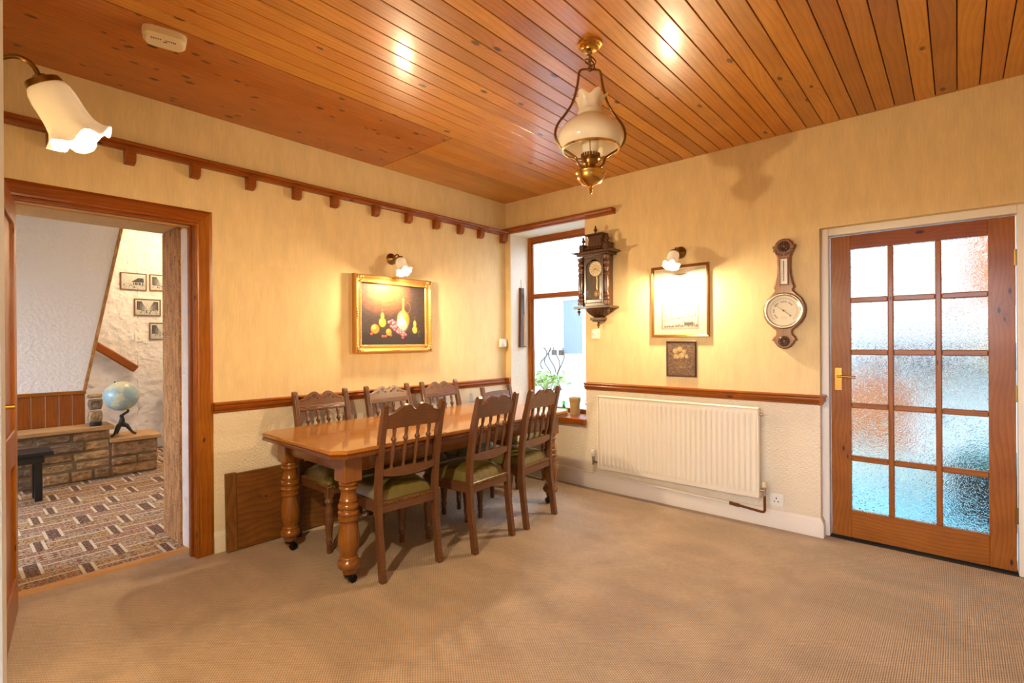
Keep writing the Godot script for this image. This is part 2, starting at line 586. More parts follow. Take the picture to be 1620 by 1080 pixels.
	M.glass = mat(Color(1, 1, 1, 0.04), 0.02, {"transparency": BaseMaterial3D.TRANSPARENCY_ALPHA})
	M.bulb = mat(Color(1, 0.95, 0.85), 0.4, {"emission_enabled": true, "emission": Color(1.0, 0.86, 0.62), "emission_energy_multiplier": 9.0})
	M.bottle = mat(Color(0.25, 0.85, 0.40, 0.12), 0.03, {"refraction_enabled": true, "refraction_scale": 0.05, "transparency": BaseMaterial3D.TRANSPARENCY_ALPHA})
	var wv := noise(83, 1.0, 2)
	var ripple := paint(256, 256, func(x, y):
		var p := Vector2(cos(TAU * x / 256.0), sin(TAU * x / 256.0)) * 2.6
		var q := Vector2(cos(TAU * y / 256.0), sin(TAU * y / 256.0)) * 2.6
		var g := 0.5 + 0.35 * wv.get_noise_3d(p.x + q.x * 0.7, p.y + q.y * 1.1, q.x * 1.3) + 0.35 * wv.get_noise_3d(p.x * 1.9 + 7.0, q.y * 1.9, p.y * 1.9 + q.x * 1.4)
		return Color(g, g, g))
	M.ripple = mat(Color(0.94, 0.96, 0.96, 0.0), 0.04, {"refraction_enabled": true, "refraction_scale": 0.05, "transparency": BaseMaterial3D.TRANSPARENCY_ALPHA})
	relief(M.ripple, ripple, 1.3, 2.5)
	var lt := paint(256, 256, func(x, y):
		var g := 0.5 + 0.4 * e.get_noise_2d(x * 0.25, y * 0.25) + 0.3 * e.get_noise_2d(x * 0.05, y * 0.05)
		return Color(g, g, g))
	M.leather = mat(Color(0.42, 0.385, 0.17), 0.34, {"clearcoat_enabled": true, "clearcoat": 0.6, "clearcoat_roughness": 0.2})
	relief(M.leather, lt, 0.25, 6.0)
	M.leather.uv1_world_triplanar = false
	M.stone = []
	for c in [Color(0.62, 0.47, 0.31), Color(0.55, 0.42, 0.29), Color(0.67, 0.54, 0.38), Color(0.49, 0.40, 0.31)]:
		var sm := mat(Color.WHITE, 0.9)
		var sn := noise(100 + M.stone.size(), 1.0, 4)
		sm.albedo_texture = tex(paint(128, 128, func(x, y): return c * (1.0 + 0.35 * sn.get_noise_2d(x * 0.03, y * 0.06) + 0.2 * sn.get_noise_2d(x * 0.3, y * 0.3))))
		relief(sm, pl, 1.6, 2.6)
		M.stone.append(sm)
	M.mortar = mat(Color(0.50, 0.43, 0.34), 0.95)

func tapestry_img() -> Image:
	# rows of woven panels: pale double border, mottled middle, brown flecked bands between
	var S := 1024
	var n := noise(9, 1.0, 2)
	var n2 := noise(10, 1.0, 3)
	var inner := [Color(0.66, 0.52, 0.37), Color(0.62, 0.46, 0.38), Color(0.68, 0.55, 0.34), Color(0.66, 0.58, 0.50), Color(0.58, 0.42, 0.31)]
	var rows := 7
	var rh := float(S) / rows
	var shift := [0, 130, 60, 200, 20, 160, 90]
	return paint(S, S, func(x, y):
		var row := int(y / rh)
		var fy: float = y - row * rh
		var fx: float = fposmod(x - shift[row], S)
		var k := int(fx / 256.0)
		var px: float = fx - k * 256.0
		var w := 230.0 if (row + k) % 3 != 0 else 214.0
		var g := 1.0 + 0.30 * n.get_noise_2d(x * 0.22, y * 0.22)
		var fleck := n2.get_noise_2d(x * 0.07, y * 0.10)
		var half := rh * (0.5 if (row + k) % 2 == 0 else 0.36)
		var yy := fy if fy < half else fy - half
		var hh := half if fy < half else rh - half
		if px > w or fy < 5.0:
			var c := Color(0.36, 0.25, 0.18)
			if fleck > 0.12:
				c = Color(0.54, 0.39, 0.29)
			elif fleck < -0.22:
				c = Color(0.22, 0.15, 0.12)
			return c * g
		var edge: float = minf(minf(px, w - px), minf(yy, hh - yy))
		if minf(px, w - px) < 11.0 or edge < 5.0:
			return Color(0.80, 0.73, 0.62) * g
		if edge < 9.0 and minf(px, w - px) < 16.0:
			return Color(0.33, 0.21, 0.15) * g
		var i: int = (row * 3 + k * 2 + (1 if fy < half else 0)) % 5
		var c: Color = inner[i]
		var fig := n2.get_noise_2d(absf(px - w * 0.5) * 0.045 + i * 40.0, absf(yy - hh * 0.5) * 0.06 + row * 9.0)
		if fig > 0.30:
			c = Color(0.40, 0.21, 0.14)
		elif fig > 0.16:
			c = Color(0.70, 0.46, 0.24)
		elif fig < -0.34:
			c = Color(0.30, 0.27, 0.27)
		elif fig < -0.20:
			c = Color(0.78, 0.70, 0.57)
		if fleck > 0.34:
			c = c.darkened(0.35)
		return c * g)

func blob(im: Image, cx: float, cy: float, rx: float, ry: float, c: Color, soft := 0.25, alpha := 1.0, lit := 0.0):
	for y in range(max(0, int(cy - ry)), min(im.get_height(), int(cy + ry) + 1)):
		for x in range(max(0, int(cx - rx)), min(im.get_width(), int(cx + rx) + 1)):
			var d := Vector2((x - cx) / rx, (y - cy) / ry).length()
			if d < 1.0:
				var k := alpha * (1.0 - smoothstep(1.0 - soft, 1.0, d))
				var q := c
				if lit > 0.0:
					q = c.lerp(Color(1, 0.95, 0.75), lit * maxf(0.0, 1.0 - Vector2((x - cx) / rx + 0.35, (y - cy) / ry + 0.4).length() * 1.3))
				im.set_pixel(x, y, im.get_pixel(x, y).lerp(q, k))

func line(im: Image, pts: Array, c: Color, w := 1, alpha := 1.0):
	for i in pts.size() - 1:
		var a: Vector2 = pts[i]
		var b: Vector2 = pts[i + 1]
		var m := int(a.distance_to(b)) + 1
		for k in m + 1:
			var p := a.lerp(b, float(k) / m)
			for dy in w:
				for dx in w:
					var x := int(p.x) + dx
					var y := int(p.y) + dy
					if x >= 0 and y >= 0 and x < im.get_width() and y < im.get_height():
						im.set_pixel(x, y, im.get_pixel(x, y).lerp(c, alpha))

func still_life_img() -> Image:
	var n := noise(15, 1.0, 3)
	var im := paint(384, 320, func(x, y):
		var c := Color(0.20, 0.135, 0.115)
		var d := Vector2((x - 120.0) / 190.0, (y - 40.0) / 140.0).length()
		c = c.lerp(Color(0.74, 0.37, 0.13), clampf(1.0 - d, 0, 1) * 0.95)  # orange backdrop patch: part pigment, part wall-lamp glow painted in
		if y > 250:
			c = c.lerp(Color(0.15, 0.10, 0.095), smoothstep(250.0, 270.0, float(y)))
		return c * (1.0 + 0.22 * n.get_noise_2d(x * 0.03, y * 0.06) + 0.08 * n.get_noise_2d(x * 0.3, y * 0.3)))
	# flask with handle
	blob(im, 246, 185, 44, 58, Color(0.78, 0.45, 0.10), 0.3, 1.0, 0.7)
	for y in range(70, 145):
		var w := 5.0 + (3.0 if y < 84 else 0.0) + maxf(0.0, y - 120.0) * 0.35
		blob(im, 246, y, w, 4, Color(0.80, 0.56, 0.20), 0.4, 0.7)
	var hp := []
	for i in 14:
		var a := -1.6 + i * 0.26
		hp.append(Vector2(264 + 26 * cos(a), 118 + 30 * sin(a)))
	line(im, hp, Color(0.60, 0.34, 0.16), 2, 0.6)
	blob(im, 236, 215, 46, 46, Color(0.72, 0.62, 0.58), 0.5, 0.9, 0.4)
	for q in [[222, 190, 14, 12], [240, 178, 12, 14], [252, 196, 11, 16], [230, 205, 22, 14]]:
		blob(im, q[0], q[1], q[2], q[3], Color(0.92, 0.84, 0.78), 0.5)
	# pears, oranges, cherries
	for p in [[122, 202, 0.0], [318, 238, 1.0]]:
		blob(im, p[0], p[1], 24 - p[2] * 5, 28 - p[2] * 4, Color(0.72, 0.60, 0.12), 0.3, 1.0, 0.6)
		blob(im, p[0], p[1] - 32, 12, 26, Color(0.70, 0.58, 0.16), 0.4, 1.0, 0.4)
		line(im, [Vector2(p[0], p[1] - 58), Vector2(p[0] + 1, p[1] - 74)], Color(0.50, 0.40, 0.16), 2)
	blob(im, 80, 236, 27, 28, Color(0.86, 0.46, 0.10), 0.25, 1.0, 0.6)
	blob(im, 158, 252, 19, 22, Color(0.86, 0.48, 0.12), 0.3, 1.0, 0.5)
	for p in [[60, 262], [124, 274], [140, 274], [170, 268]]:
		blob(im, p[0], p[1], 9, 8, Color(0.70, 0.25, 0.12), 0.3, 1.0, 0.5)
	# grapes
	var r := RandomNumberGenerator.new()
	r.seed = 8
	for i in 46:
		var k := float(i) / 46
		var gx := 168.0 + k * 82.0 + r.randf_range(-14, 14)
		var gy := 196.0 + k * 74.0 + r.randf_range(-14, 14)
		blob(im, gx, gy, 9.5, 9.5, Color(0.55, 0.13, 0.25).lerp(Color(0.80, 0.36, 0.45), r.randf()), 0.25, 1.0, 0.7)
	line(im, [Vector2(352, 244), Vector2(340, 250), Vector2(346, 276)], Color(0.62, 0.55, 0.45), 2, 0.5)
	return im

func map_img() -> Image:
	var n := noise(19, 1.0, 3)
	var im := paint(256, 340, func(x, y): return Color(0.82, 0.76, 0.65) * (1.0 + 0.04 * n.get_noise_2d(x * 0.05, y * 0.05)))
	var ink := Color(0.20, 0.18, 0.19)
	var r := RandomNumberGenerator.new()
	r.seed = 4
	for q in [[34, 26, 222, 318], [38, 30, 218, 314]]:
		line(im, [Vector2(q[0], q[1]), Vector2(q[2], q[1]), Vector2(q[2], q[3]), Vector2(q[0], q[3]), Vector2(q[0], q[1])], ink, 2, 0.95)
	for s in [36, 219]:
		for y in range(28, 316, 6):
			im.fill_rect(Rect2i(s, y, 2, 3), ink.lightened(0.2))
	# arched title
	for k in 26:
		var a := PI + PI * k / 25.0
		blob(im, 118 + 68 * cos(a), 78 + 34 * sin(a), 3, 4, ink, 0.3, 0.6)
	for q in [[44, 48], [160, 36]]:
		for i in 8:
			line(im, [Vector2(q[0], q[1] + i * 3), Vector2(q[0] + 46, q[1] + i * 3)], ink, 1, 0.75)
	# coast, rivers, roads
	var wander := func(p: Vector2, to: Vector2, m: int, amp: float):
		var o := []
		for i in m + 1:
			var f := float(i) / m
			o.append(p.lerp(to, f) + Vector2(r.randf_range(-amp, amp), r.randf_range(-amp, amp)) * (1.0 if i % m else 0.0))
		return o
	line(im, wander.call(Vector2(176, 90), Vector2(192, 180), 14, 3.0), ink, 2, 0.95)
	line(im, wander.call(Vector2(192, 180), Vector2(208, 250), 12, 4.0), ink, 2, 0.95)
	line(im, wander.call(Vector2(208, 250), Vector2(60, 270), 22, 5.0), ink, 2, 0.9)
	line(im, wander.call(Vector2(60, 150), Vector2(46, 290), 18, 5.0), ink, 2, 0.9)
	for i in 16:
		var p := Vector2(r.randf_range(50, 180), r.randf_range(100, 260))
		line(im, wander.call(p, p + Vector2(r.randf_range(-50, 50), r.randf_range(-40, 40)), 8, 3.0), ink, 1, 0.75)
	for i in 130:
		var p := Vector2(r.randf_range(48, 200), r.randf_range(90, 262))
		line(im, [p, p + Vector2(r.randf_range(3, 11), 0)], ink, 1, 0.85)
	for q in [[178, 92], [178, 142]]:
		for i in 3:
			line(im, [Vector2(q[0] + 4, q[1] + i * 4), Vector2(q[0] + 32, q[1] + i * 4)], ink, 1, 0.85)
	# engraved view along the bottom
	for i in 240:
		var x := r.randf_range(44, 214)
		var top := 296.0 - 16.0 * maxf(0.0, sin((x - 90.0) * 0.022)) - (12.0 if x > 145 and x < 205 else 0.0)
		line(im, [Vector2(x, r.randf_range(top, 312)), Vector2(x + r.randf_range(2, 9), r.randf_range(300, 312))], ink, 1, 0.9)
	im.fill_rect(Rect2i(152, 284, 46, 16), ink.lightened(0.12))
	return im

func ship_img() -> Image:
	var n := noise(29, 1.0, 4)
	var im := paint(160, 200, func(x, y): return Color(0.43, 0.31, 0.20) * (1.0 + 0.5 * n.get_noise_2d(x * 0.04, y * 0.06) + 0.25 * n.get_noise_2d(x * 0.2, y * 0.2)))
	for q in [[44, 52, 20, 24], [72, 40, 22, 22], [98, 56, 17, 20], [52, 86, 26, 20], [84, 78, 24, 24], [112, 84, 14, 16]]:
		blob(im, q[0], q[1], q[2], q[3], Color(0.80, 0.68, 0.42), 0.6, 0.85, 0.3)
	for q in [[46, 30, 50, 116], [74, 18, 76, 118], [102, 34, 102, 116], [34, 66, 120, 62], [40, 100, 122, 98]]:
		line(im, [Vector2(q[0], q[1]), Vector2(q[2], q[3])], Color(0.26, 0.18, 0.12), 1, 0.7)
	blob(im, 78, 128, 48, 13, Color(0.50, 0.36, 0.18), 0.4, 0.9)
	blob(im, 84, 150, 60, 12, Color(0.62, 0.50, 0.28), 0.8, 0.6)
	var d := noise(31, 1.0, 3)
	for y in 200:
		for x in 160:
			var g := 1.0 + 0.45 * d.get_noise_2d(x * 0.12, y * 0.12)
			var c := im.get_pixel(x, y)
			im.set_pixel(x, y, Color(c.r * g, c.g * g, c.b * g))
	return im

func street_img(kind: int) -> Image:
	var n := noise(40 + kind, 1.0, 3)
	var im := paint(128, 92, func(x, y):
		var g = 0.80 - 0.12 * y / 92.0 + 0.06 * n.get_noise_2d(x * 0.05, y * 0.05)
		return Color(g, g * 0.99, g * 0.95))
	var r := RandomNumberGenerator.new()
	r.seed = 60 + kind
	var ink := Color(0.13, 0.13, 0.13)
	if kind == 0:
		for y in range(24, 50):
			var k := (y - 24.0) / 26.0
			im.fill_rect(Rect2i(int(86 - 36 * k), y, int(30 + 40 * k), 1), Color(0.22, 0.23, 0.24))
		for i in 6:
			im.fill_rect(Rect2i(62 + i * 9, 52, 4 + i % 2 * 3, 14), ink)
		line(im, [Vector2(30, 60), Vector2(90, 88)], ink.lightened(0.3), 2)
		line(im, [Vector2(44, 56), Vector2(60, 88)], ink.lightened(0.4), 2)
	else:
		for s in [0, 1]:
			for i in 5:
				var w := 26 - i * 4
				var h := 52 - i * 8
				var x: int = (8 + i * 9) if s == 0 else (120 - i * 9 - w)
				im.fill_rect(Rect2i(x, 62 - h + i, w, h), Color.from_hsv(0.1, 0.03, 0.28 + 0.09 * i))
				for k in 5:
					im.fill_rect(Rect2i(x + 2 + k % 2 * 8, 62 - h + 6 + k / 2 * 12, 4, 6), ink.lightened(0.1 * i))
	for i in 26:
		var x := r.randi_range(8, 120)
		var y := r.randi_range(54, 80)
		im.fill_rect(Rect2i(x, y, r.randi_range(2, 4), r.randi_range(4, 9)), ink.lightened(r.randf() * 0.3))
	return im

func globe_img() -> Image:
	var n := noise(77, 1.0, 5)
	return paint(512, 256, func(x, y):
		var lon = TAU * x / 512.0
		var lat = PI * y / 256.0
		var p := Vector3(sin(lat) * cos(lon), cos(lat), sin(lat) * sin(lon)) * 1.15
		var h := n.get_noise_3dv(p)
		var f := n.get_noise_3dv(p * 6.0)
		var sea := Color(0.58, 0.68, 0.69) * (1.0 + 0.08 * f)
		var land := Color(0.80, 0.76, 0.62).lerp(Color(0.68, 0.70, 0.58), clampf(0.5 + f, 0, 1))
		var c := sea.lerp(land, smoothstep(0.03, 0.06, h + f * 0.12))
		if x % 43 == 0 or y % 32 == 0:
			c = c.darkened(0.12)
		return c)

func clock_dial_img() -> Image:
	var im := Image.create(192, 192, false, Image.FORMAT_RGB8)
	im.fill(Color(0.45, 0.36, 0.2))
	blob(im, 96, 96, 95, 95, Color(0.88, 0.82, 0.66), 0.02)
	blob(im, 96, 96, 52, 52, Color(0.80, 0.70, 0.48), 0.05)
	for k in 120:
		var a := TAU * k / 120.0
		blob(im, 96 + 54 * cos(a), 96 + 54 * sin(a), 2, 2, Color(0.5, 0.38, 0.2), 0.2)
	for k in 60:
		var a := TAU * k / 60.0
		line(im, [Vector2(96, 96) + Vector2(cos(a), sin(a)) * 84, Vector2(96, 96) + Vector2(cos(a), sin(a)) * 88], Color(0.15, 0.11, 0.08), 1)
	var strokes := [1, 2, 3, 3, 2, 3, 4, 5, 3, 2, 3, 3]
	for k in 12:
		var a: float = -PI / 2 + TAU * (k + 1) / 12.0
		var d := Vector2(cos(a), sin(a))
		var e := Vector2(-d.y, d.x)
		for s in strokes[k]:
			var o: Vector2 = e * (s - (strokes[k] - 1) * 0.5) * 5.0
			line(im, [Vector2(96, 96) + d * 62 + o, Vector2(96, 96) + d * 79 + o], Color(0.12, 0.09, 0.07), 2)
	return im

func baro_dial_img() -> Image:
	var im := Image.create(256, 256, false, Image.FORMAT_RGB8)
	im.fill(Color(0.86, 0.83, 0.74))
	var ink := Color(0.30, 0.27, 0.24)
	var ctr := Vector2(128, 128)
	var pr := Vector2.ZERO
	for k in 91:
		var a := deg_to_rad(135.0 + 270.0 * k / 90.0)
		var d := Vector2(cos(a), sin(a))
		line(im, [ctr + d * (98 if k % 9 else 90), ctr + d * 106], ink, 1, 0.8)
		if k:
			line(im, [ctr + pr * 106, ctr + d * 106], ink, 1, 0.8)
		pr = d
	# lettering round the scale, too small in the photograph to be read
	for w in [[142.0, 5], [180.0, 4], [222.0, 5], [270.0, 6], [312.0, 5]]:
		for i in w[1]:
			var a: float = deg_to_rad(w[0] + (i - (w[1] - 1) * 0.5) * 6.0)
			var d := Vector2(cos(a), sin(a))
			line(im, [ctr + d * 72, ctr + d * 82], ink, 3, 0.9)
			line(im, [ctr + d * 76, ctr + d * 76 + Vector2(-d.y, d.x) * 4], ink, 2, 0.9)
	for i in 5:
		line(im, [Vector2(104, 178 + i * 5), Vector2(152, 178 + i * 5)], ink, 1, 0.35)
	return im

# ---------------------------------------------------------------- everything
func _ready():
	rng.seed = 12
	# camera, sky, exposure
	var cam := Camera3D.new()
	cam.name = "camera"
	var fwd := Vector3(0.75002, 0, -0.66141)
	var rgt := Vector3(0.66140, -0.0063, 0.75001).normalized()
	cam.transform = Transform3D(Basis(rgt, rgt.cross(fwd).normalized(), -fwd), Vector3(-3.8328, 1.30, 3.4629))
	cam.fov = rad_to_deg(2.0 * atan(540.0 / 798.34))
	cam.near = 0.02
	add_child(cam)
	cam.current = true
	var env := Environment.new()
	env.background_mode = Environment.BG_SKY
	var sky := Sky.new()
	var sm := ProceduralSkyMaterial.new()
	sm.sky_top_color = Color(0.80, 0.88, 1.0)
	sm.sky_horizon_color = Color(0.92, 0.95, 1.0)
	sm.ground_bottom_color = Color(0.42, 0.42, 0.40)
	sm.ground_horizon_color = Color(0.62, 0.62, 0.60)
	sm.sky_energy_multiplier = 3.6
	sm.ground_energy_multiplier = 1.4
	sm.sun_angle_max = 0.0
	sky.sky_material = sm
	env.sky = sky
	env.tonemap_mode = Environment.TONE_MAPPER_LINEAR
	env.tonemap_exposure = 1.24
	env.sdfgi_enabled = true
	env.ssao_enabled = true
	env.ssil_enabled = true
	var we := WorldEnvironment.new()
	we.name = "environment"
	we.environment = env
	add_child(we)

	make_materials()
	print("materials ", Time.get_ticks_msec())
	build_shell()
	build_trim()
	build_ceiling()
	build_doors()
	build_window()
	print("shell ", Time.get_ticks_msec())
	build_table()
	build_chairs()
	build_radiator()
	build_pictures()
	build_clock()
	build_barometer()
	build_pendant()
	build_sconces()
	build_small()
	build_sill()
	print("room ", Time.get_ticks_msec())
	build_lounge()
	build_conservatory()
	build_fill_room()
	print("done ", Time.get_ticks_msec())

# ---------------------------------------------------------------- shell
func build_shell():
	var f = struct("floor", "brown looped-weave carpet of the dining room")
	rb(f, "carpet", M.carpet, -4.0, 0.10, -0.05, 0.0, -0.19, 4.7, 0.0)
	var wl = struct("wall_left", "straw-coloured papered wall with the painting and the doorway")
	rb(wl, "papered_wall", M.paper, -4.2, -3.63, 0.9, CEIL + 0.03, -0.66, 0.0, 0.0)
	rb(wl, "embossed_dado", M.dado, -4.2, -3.63, 0.0, 0.9, -0.66, 0.0, 0.0)
	rb(wl, "papered_wall", M.paper, -3.63, -2.79, 2.06, CEIL + 0.03, -0.66, 0.0, 0.0)
	rb(wl, "papered_wall", M.paper, -2.79, 0.34, 0.9, CEIL + 0.03, -0.66, 0.0, 0.0)
	rb(wl, "embossed_dado", M.dado, -2.79, 0.34, 0.0, 0.9, -0.66, 0.0, 0.0)
	rb(wl, "plaster_reveal", M.plaster, -2.80, -2.788, 0.0, 2.06, -0.30, -0.10, 0.002, -1, "white plastered reveal")
	for q in [[-0.30, -0.465, 0.0, 0.66], [-0.30, -0.465, 0.662, 2.058], [-0.47, -0.665, 0.0, 0.47], [-0.47, -0.665, 0.472, 1.35], [-0.47, -0.665, 1.352, 2.058]]:
		rb(wl, "timber_board", M.rustic, -2.812, -2.788, q[2], q[3], q[1], q[0], 0.004, 1, "rough brown timber facing")
	var wr = struct("wall_right", "straw-coloured papered wall with window, radiator and glazed door")
	rb(wr, "papered_wall", M.paper, 0.0, 0.34, 0.9, CEIL + 0.03, 0.0, 0.066, 0.0)
	rb(wr, "embossed_dado", M.dado, 0.0, 0.34, 0.0, 0.9, 0.0, 0.066, 0.0)
	rb(wr, "embossed_dado", M.dado, 0.0, 0.34, 0.0, 0.56, 0.066, 0.967, 0.0)
	rb(wr, "papered_wall", M.paper, 0.0, 0.34, 2.39, CEIL + 0.03, 0.066, 0.967, 0.0)
	rb(wr, "papered_wall", M.paper, 0.0, 0.34, 0.9, CEIL + 0.03, 0.967, 2.785, 0.0)
	rb(wr, "embossed_dado", M.dado, 0.0, 0.34, 0.0, 0.9, 0.967, 2.785, 0.0)
	rb(wr, "papered_wall", M.paper, 0.0, 0.34, 2.03, CEIL + 0.03, 2.785, 3.755, 0.0)
	rb(wr, "papered_wall", M.paper, 0.0, 0.34, 0.9, CEIL + 0.03, 3.755, 4.7, 0.0)
	rb(wr, "embossed_dado", M.dado, 0.0, 0.34, 0.0, 0.9, 3.755, 4.7, 0.0)
	var wb = struct("wall_back")
	rb(wb, "papered_wall", M.paper, -4.2, 0.34, 0.0, CEIL + 0.03, 4.7, 4.95, 0.0)
	var wn = struct("wall_near")
	rb(wn, "papered_wall", M.paper, -3.93, -3.795, 0.0, CEIL + 0.03, 0.0, 2.52, 0.0)
	rb(wn, "papered_wall", M.paper, -3.93, -3.795, 2.1, CEIL + 0.03, 2.52, 3.95, 0.0)
	rb(wn, "papered_wall", M.paper, -3.93, -3.795, 0.0, CEIL + 0.03, 3.95, 4.7, 0.0)

func mould(parent, called, mt, prof: Array, start: Vector3, out: Vector3, length: float):
	var b := MB.new()
	b.xf = Transform3D(Basis(out, Vector3.UP, out.cross(Vector3.UP)), start)
	b.off = Vector2(rng.randf() * 2.0, rng.randf())
	b.extrude(PackedVector2Array(prof), 0.0, length, 0.0, 0)
	return part(parent, called, b, mt)

func vv(a: Array) -> Array:
	var o := []
	for i in range(0, a.size(), 2):
		o.append(Vector2(a[i], a[i + 1]))
	return o

func build_trim():
	var rail := vv([0, 0, 0.010, 0, 0.014, 0.004, 0.014, 0.012, 0.020, 0.016, 0.026, 0.024, 0.028, 0.032, 0.024, 0.040, 0.024, 0.046, 0.032, 0.050, 0.034, 0.056, 0.032, 0.062, 0.026, 0.066, 0, 0.066])
	var t1 = struct("trim_1", "varnished pine dado rail along the left wall")
	mould(t1, "rail", M.pine_red, rail, Vector3(0, 0.866, 0), Vector3(0, 0, 1), 2.714)
	mould(t1, "rail", M.pine_red, rail, Vector3(0, 0.866, 0.066), Vector3(-1, 0, 0), 0.066)
	var t2 = struct("trim_2", "varnished pine dado rail above the radiator")
	mould(t2, "rail", M.pine_red, rail, Vector3(0, 0.868, 2.785), Vector3(-1, 0, 0), 1.825)
	mould(t2, "rail_return", M.pine_red, rail, Vector3(0.045, 0.868, 2.785), Vector3(0, 0, 1), 0.079)
	var sk := vv([0, 0, 0.020, 0, 0.020, 0.085, 0.017, 0.092, 0.017, 0.100, 0.012, 0.106, 0.011, 0.116, 0.006, 0.124, 0, 0.126])
	var b1 = struct("baseboard_left", "white painted moulded skirting under the board")
	mould(b1, "skirting", M.white, sk, Vector3(-0.001, 0, 0), Vector3(0, 0, 1), 2.714)
	var b2 = struct("baseboard_right", "white painted moulded skirting below the radiator")
	mould(b2, "skirting", M.white, sk, Vector3(0, 0, 2.785), Vector3(-1, 0, 0), 2.76)
	mould(b2, "skirting_return", M.white, sk, Vector3(0.05, 0, 2.785), Vector3(0, 0, 1), 0.07)
	# plate shelf high on the left wall, and its partner over the window
	var ps = thing("plate_shelf", "long narrow pine plate shelf on small blocks, high on the left wall", "shelf", Vector3(0, 2.372, 0))
	var sh := vv([0, 0, 0.030, 0, 0.034, 0.006, 0.034, 0.014, 0.040, 0.020, 0.075, 0.020, 0.080, 0.025, 0.080, 0.033, 0.074, 0.038, 0, 0.038])
	mould(ps, "shelf_board", M.pine_red, sh, Vector3(0, 0, 0), Vector3(0, 0, 1), 3.79)
	for x in [-3.45, -3.132, -2.813, -2.495, -2.189, -1.905, -1.554, -1.236, -0.935, -0.647, -0.383, -0.067]:
		var b := MB.new()
		b.xf = Transform3D(Basis(Vector3(0, 0, 1), Vector3(0, 1, 0), Vector3(-1, 0, 0)), Vector3(x + 0.024, 0, 0))
		b.off = Vector2(rng.randf(), rng.randf())
		b.extrude(PackedVector2Array(vv([0, 0, 0.058, 0, 0.058, -0.034, 0.052, -0.062, 0.030, -0.076, 0, -0.076])), 0.0, 0.048, 0.003, 0)
		part(ps, "block", b, M.pine_red)
	var ls = thing("lintel_shelf", "short pine shelf rail above the window, ending in a cut end over the clock", "shelf", Vector3(0, 2.388, 0))
	var ms = mould(ls, "shelf_board", M.pine_red, vv([0, 0, 0.028, 0, 0.034, 0.010, 0.040, 0.016, 0.066, 0.018, 0.070, 0.024, 0.070, 0.040, 0.064, 0.046, 0, 0.046]), Vector3(0, 0, 1.275), Vector3(-1, 0, 0), 1.27)
	# lining and casing of the left doorway
	var t3 = struct("trim_3", "varnished pine casing of the left doorway")
	rb(t3, "lining", M.pine, -2.815, -2.79, 0.0, 2.055, -0.10, 0.0, 0.002)
	rb(t3, "stop", M.pine_red, -2.827, -2.815, 0.0, 2.02, -0.075, -0.035, 0.002)
	rb(t3, "lining", M.pine, -3.63, -3.605, 0.0, 2.055, -0.10, 0.0, 0.002)
	rb(t3, "head_lining", M.pine_red, -3.605, -2.815, 2.015, 2.055, -0.10, 0.0, 0.002)
	rb(t3, "stop", M.strip, -3.605, -2.827, 2.004, 2.015, -0.075, -0.035, 0.002)
	var arch := vv([0, 0, 0.022, 0, 0.022, 0.012, 0.016, 0.020, 0.018, 0.030, 0.018, 0.078, 0.012, 0.090, 0.006, 0.098, 0, 0.098])
	var xr := -2.714
	var xl := -3.706
	var yo := 2.110
	var b := MB.new()
	var bt := MB.new()
	var bl := MB.new()
	for i in arch.size() - 1:
		var p := Vector2(0.098 - arch[i].y, arch[i].x)
		var q := Vector2(0.098 - arch[i + 1].y, arch[i + 1].x)
		var d := p - q
		var m := Vector2(-d.y, d.x).normalized() if absf(d.x) > 1e-5 else Vector2(1 if p.x > 0.05 else -1, 0)
		if m.y < 0.0:
			m = -m
		b.quad(Vector3(xr - p.x, 0, p.y), Vector3(xr - p.x, yo - p.x, p.y), Vector3(xr - q.x, yo - q.x, q.y), Vector3(xr - q.x, 0, q.y), Vector3(-m.x, 0, m.y), Vector3(-m.x, 0, m.y), Vector3(-m.x, 0, m.y), Vector3(-m.x, 0, m.y), Vector2(0, p.x), Vector2(yo, p.x), Vector2(yo, q.x), Vector2(0, q.x))
		bl.quad(Vector3(xl + p.x, 0, p.y), Vector3(xl + p.x, yo - p.x, p.y), Vector3(xl + q.x, yo - q.x, q.y), Vector3(xl + q.x, 0, q.y), Vector3(m.x, 0, m.y), Vector3(m.x, 0, m.y), Vector3(m.x, 0, m.y), Vector3(m.x, 0, m.y), Vector2(0, p.x), Vector2(yo, p.x), Vector2(yo, q.x), Vector2(0, q.x))
		bt.quad(Vector3(xl + p.x, yo - p.x, p.y), Vector3(xr - p.x, yo - p.x, p.y), Vector3(xr - q.x, yo - q.x, q.y), Vector3(xl + q.x, yo - q.x, q.y), Vector3(0, -m.x, m.y), Vector3(0, -m.x, m.y), Vector3(0, -m.x, m.y), Vector3(0, -m.x, m.y), Vector2(0.5, p.x), Vector2(1.5, p.x), Vector2(1.5, q.x), Vector2(0.5, q.x))
	part(t3, "casing", b, M.pine)
	part(t3, "casing", bt, M.pine_red)
	part(t3, "casing", bl, M.pine)
	# threshold strip between the two carpets
	var t4 = struct("trim_4", "pale wooden threshold strip between the two carpets")
	var b4 := MB.new()
	b4.xf = Transform3D(Basis(Vector3(0, 0, 1), Vector3(0, 1, 0), Vector3(-1, 0, 0)), Vector3(-2.79, -0.002, -0.235))
	b4.extrude(PackedVector2Array(vv([0, 0, 0.075, 0, 0.068, 0.010, 0.055, 0.014, 0.02, 0.014, 0.007, 0.010])), 0.0, 0.84, 0.0, 0)
	part(t4, "strip", b4, M.strip)
	# white casing of the doorway the picture is taken from
	var t5 = struct("trim_5", "white painted door casing at the left edge")
	rb(t5, "casing", M.white, -3.80, -3.78, 0.0, 2.1, 2.40, 2.593, 0.004)
	rb(t5, "jamb", M.white, -3.93, -3.80, 0.0, 2.1, 2.52, 2.545, 0.002)

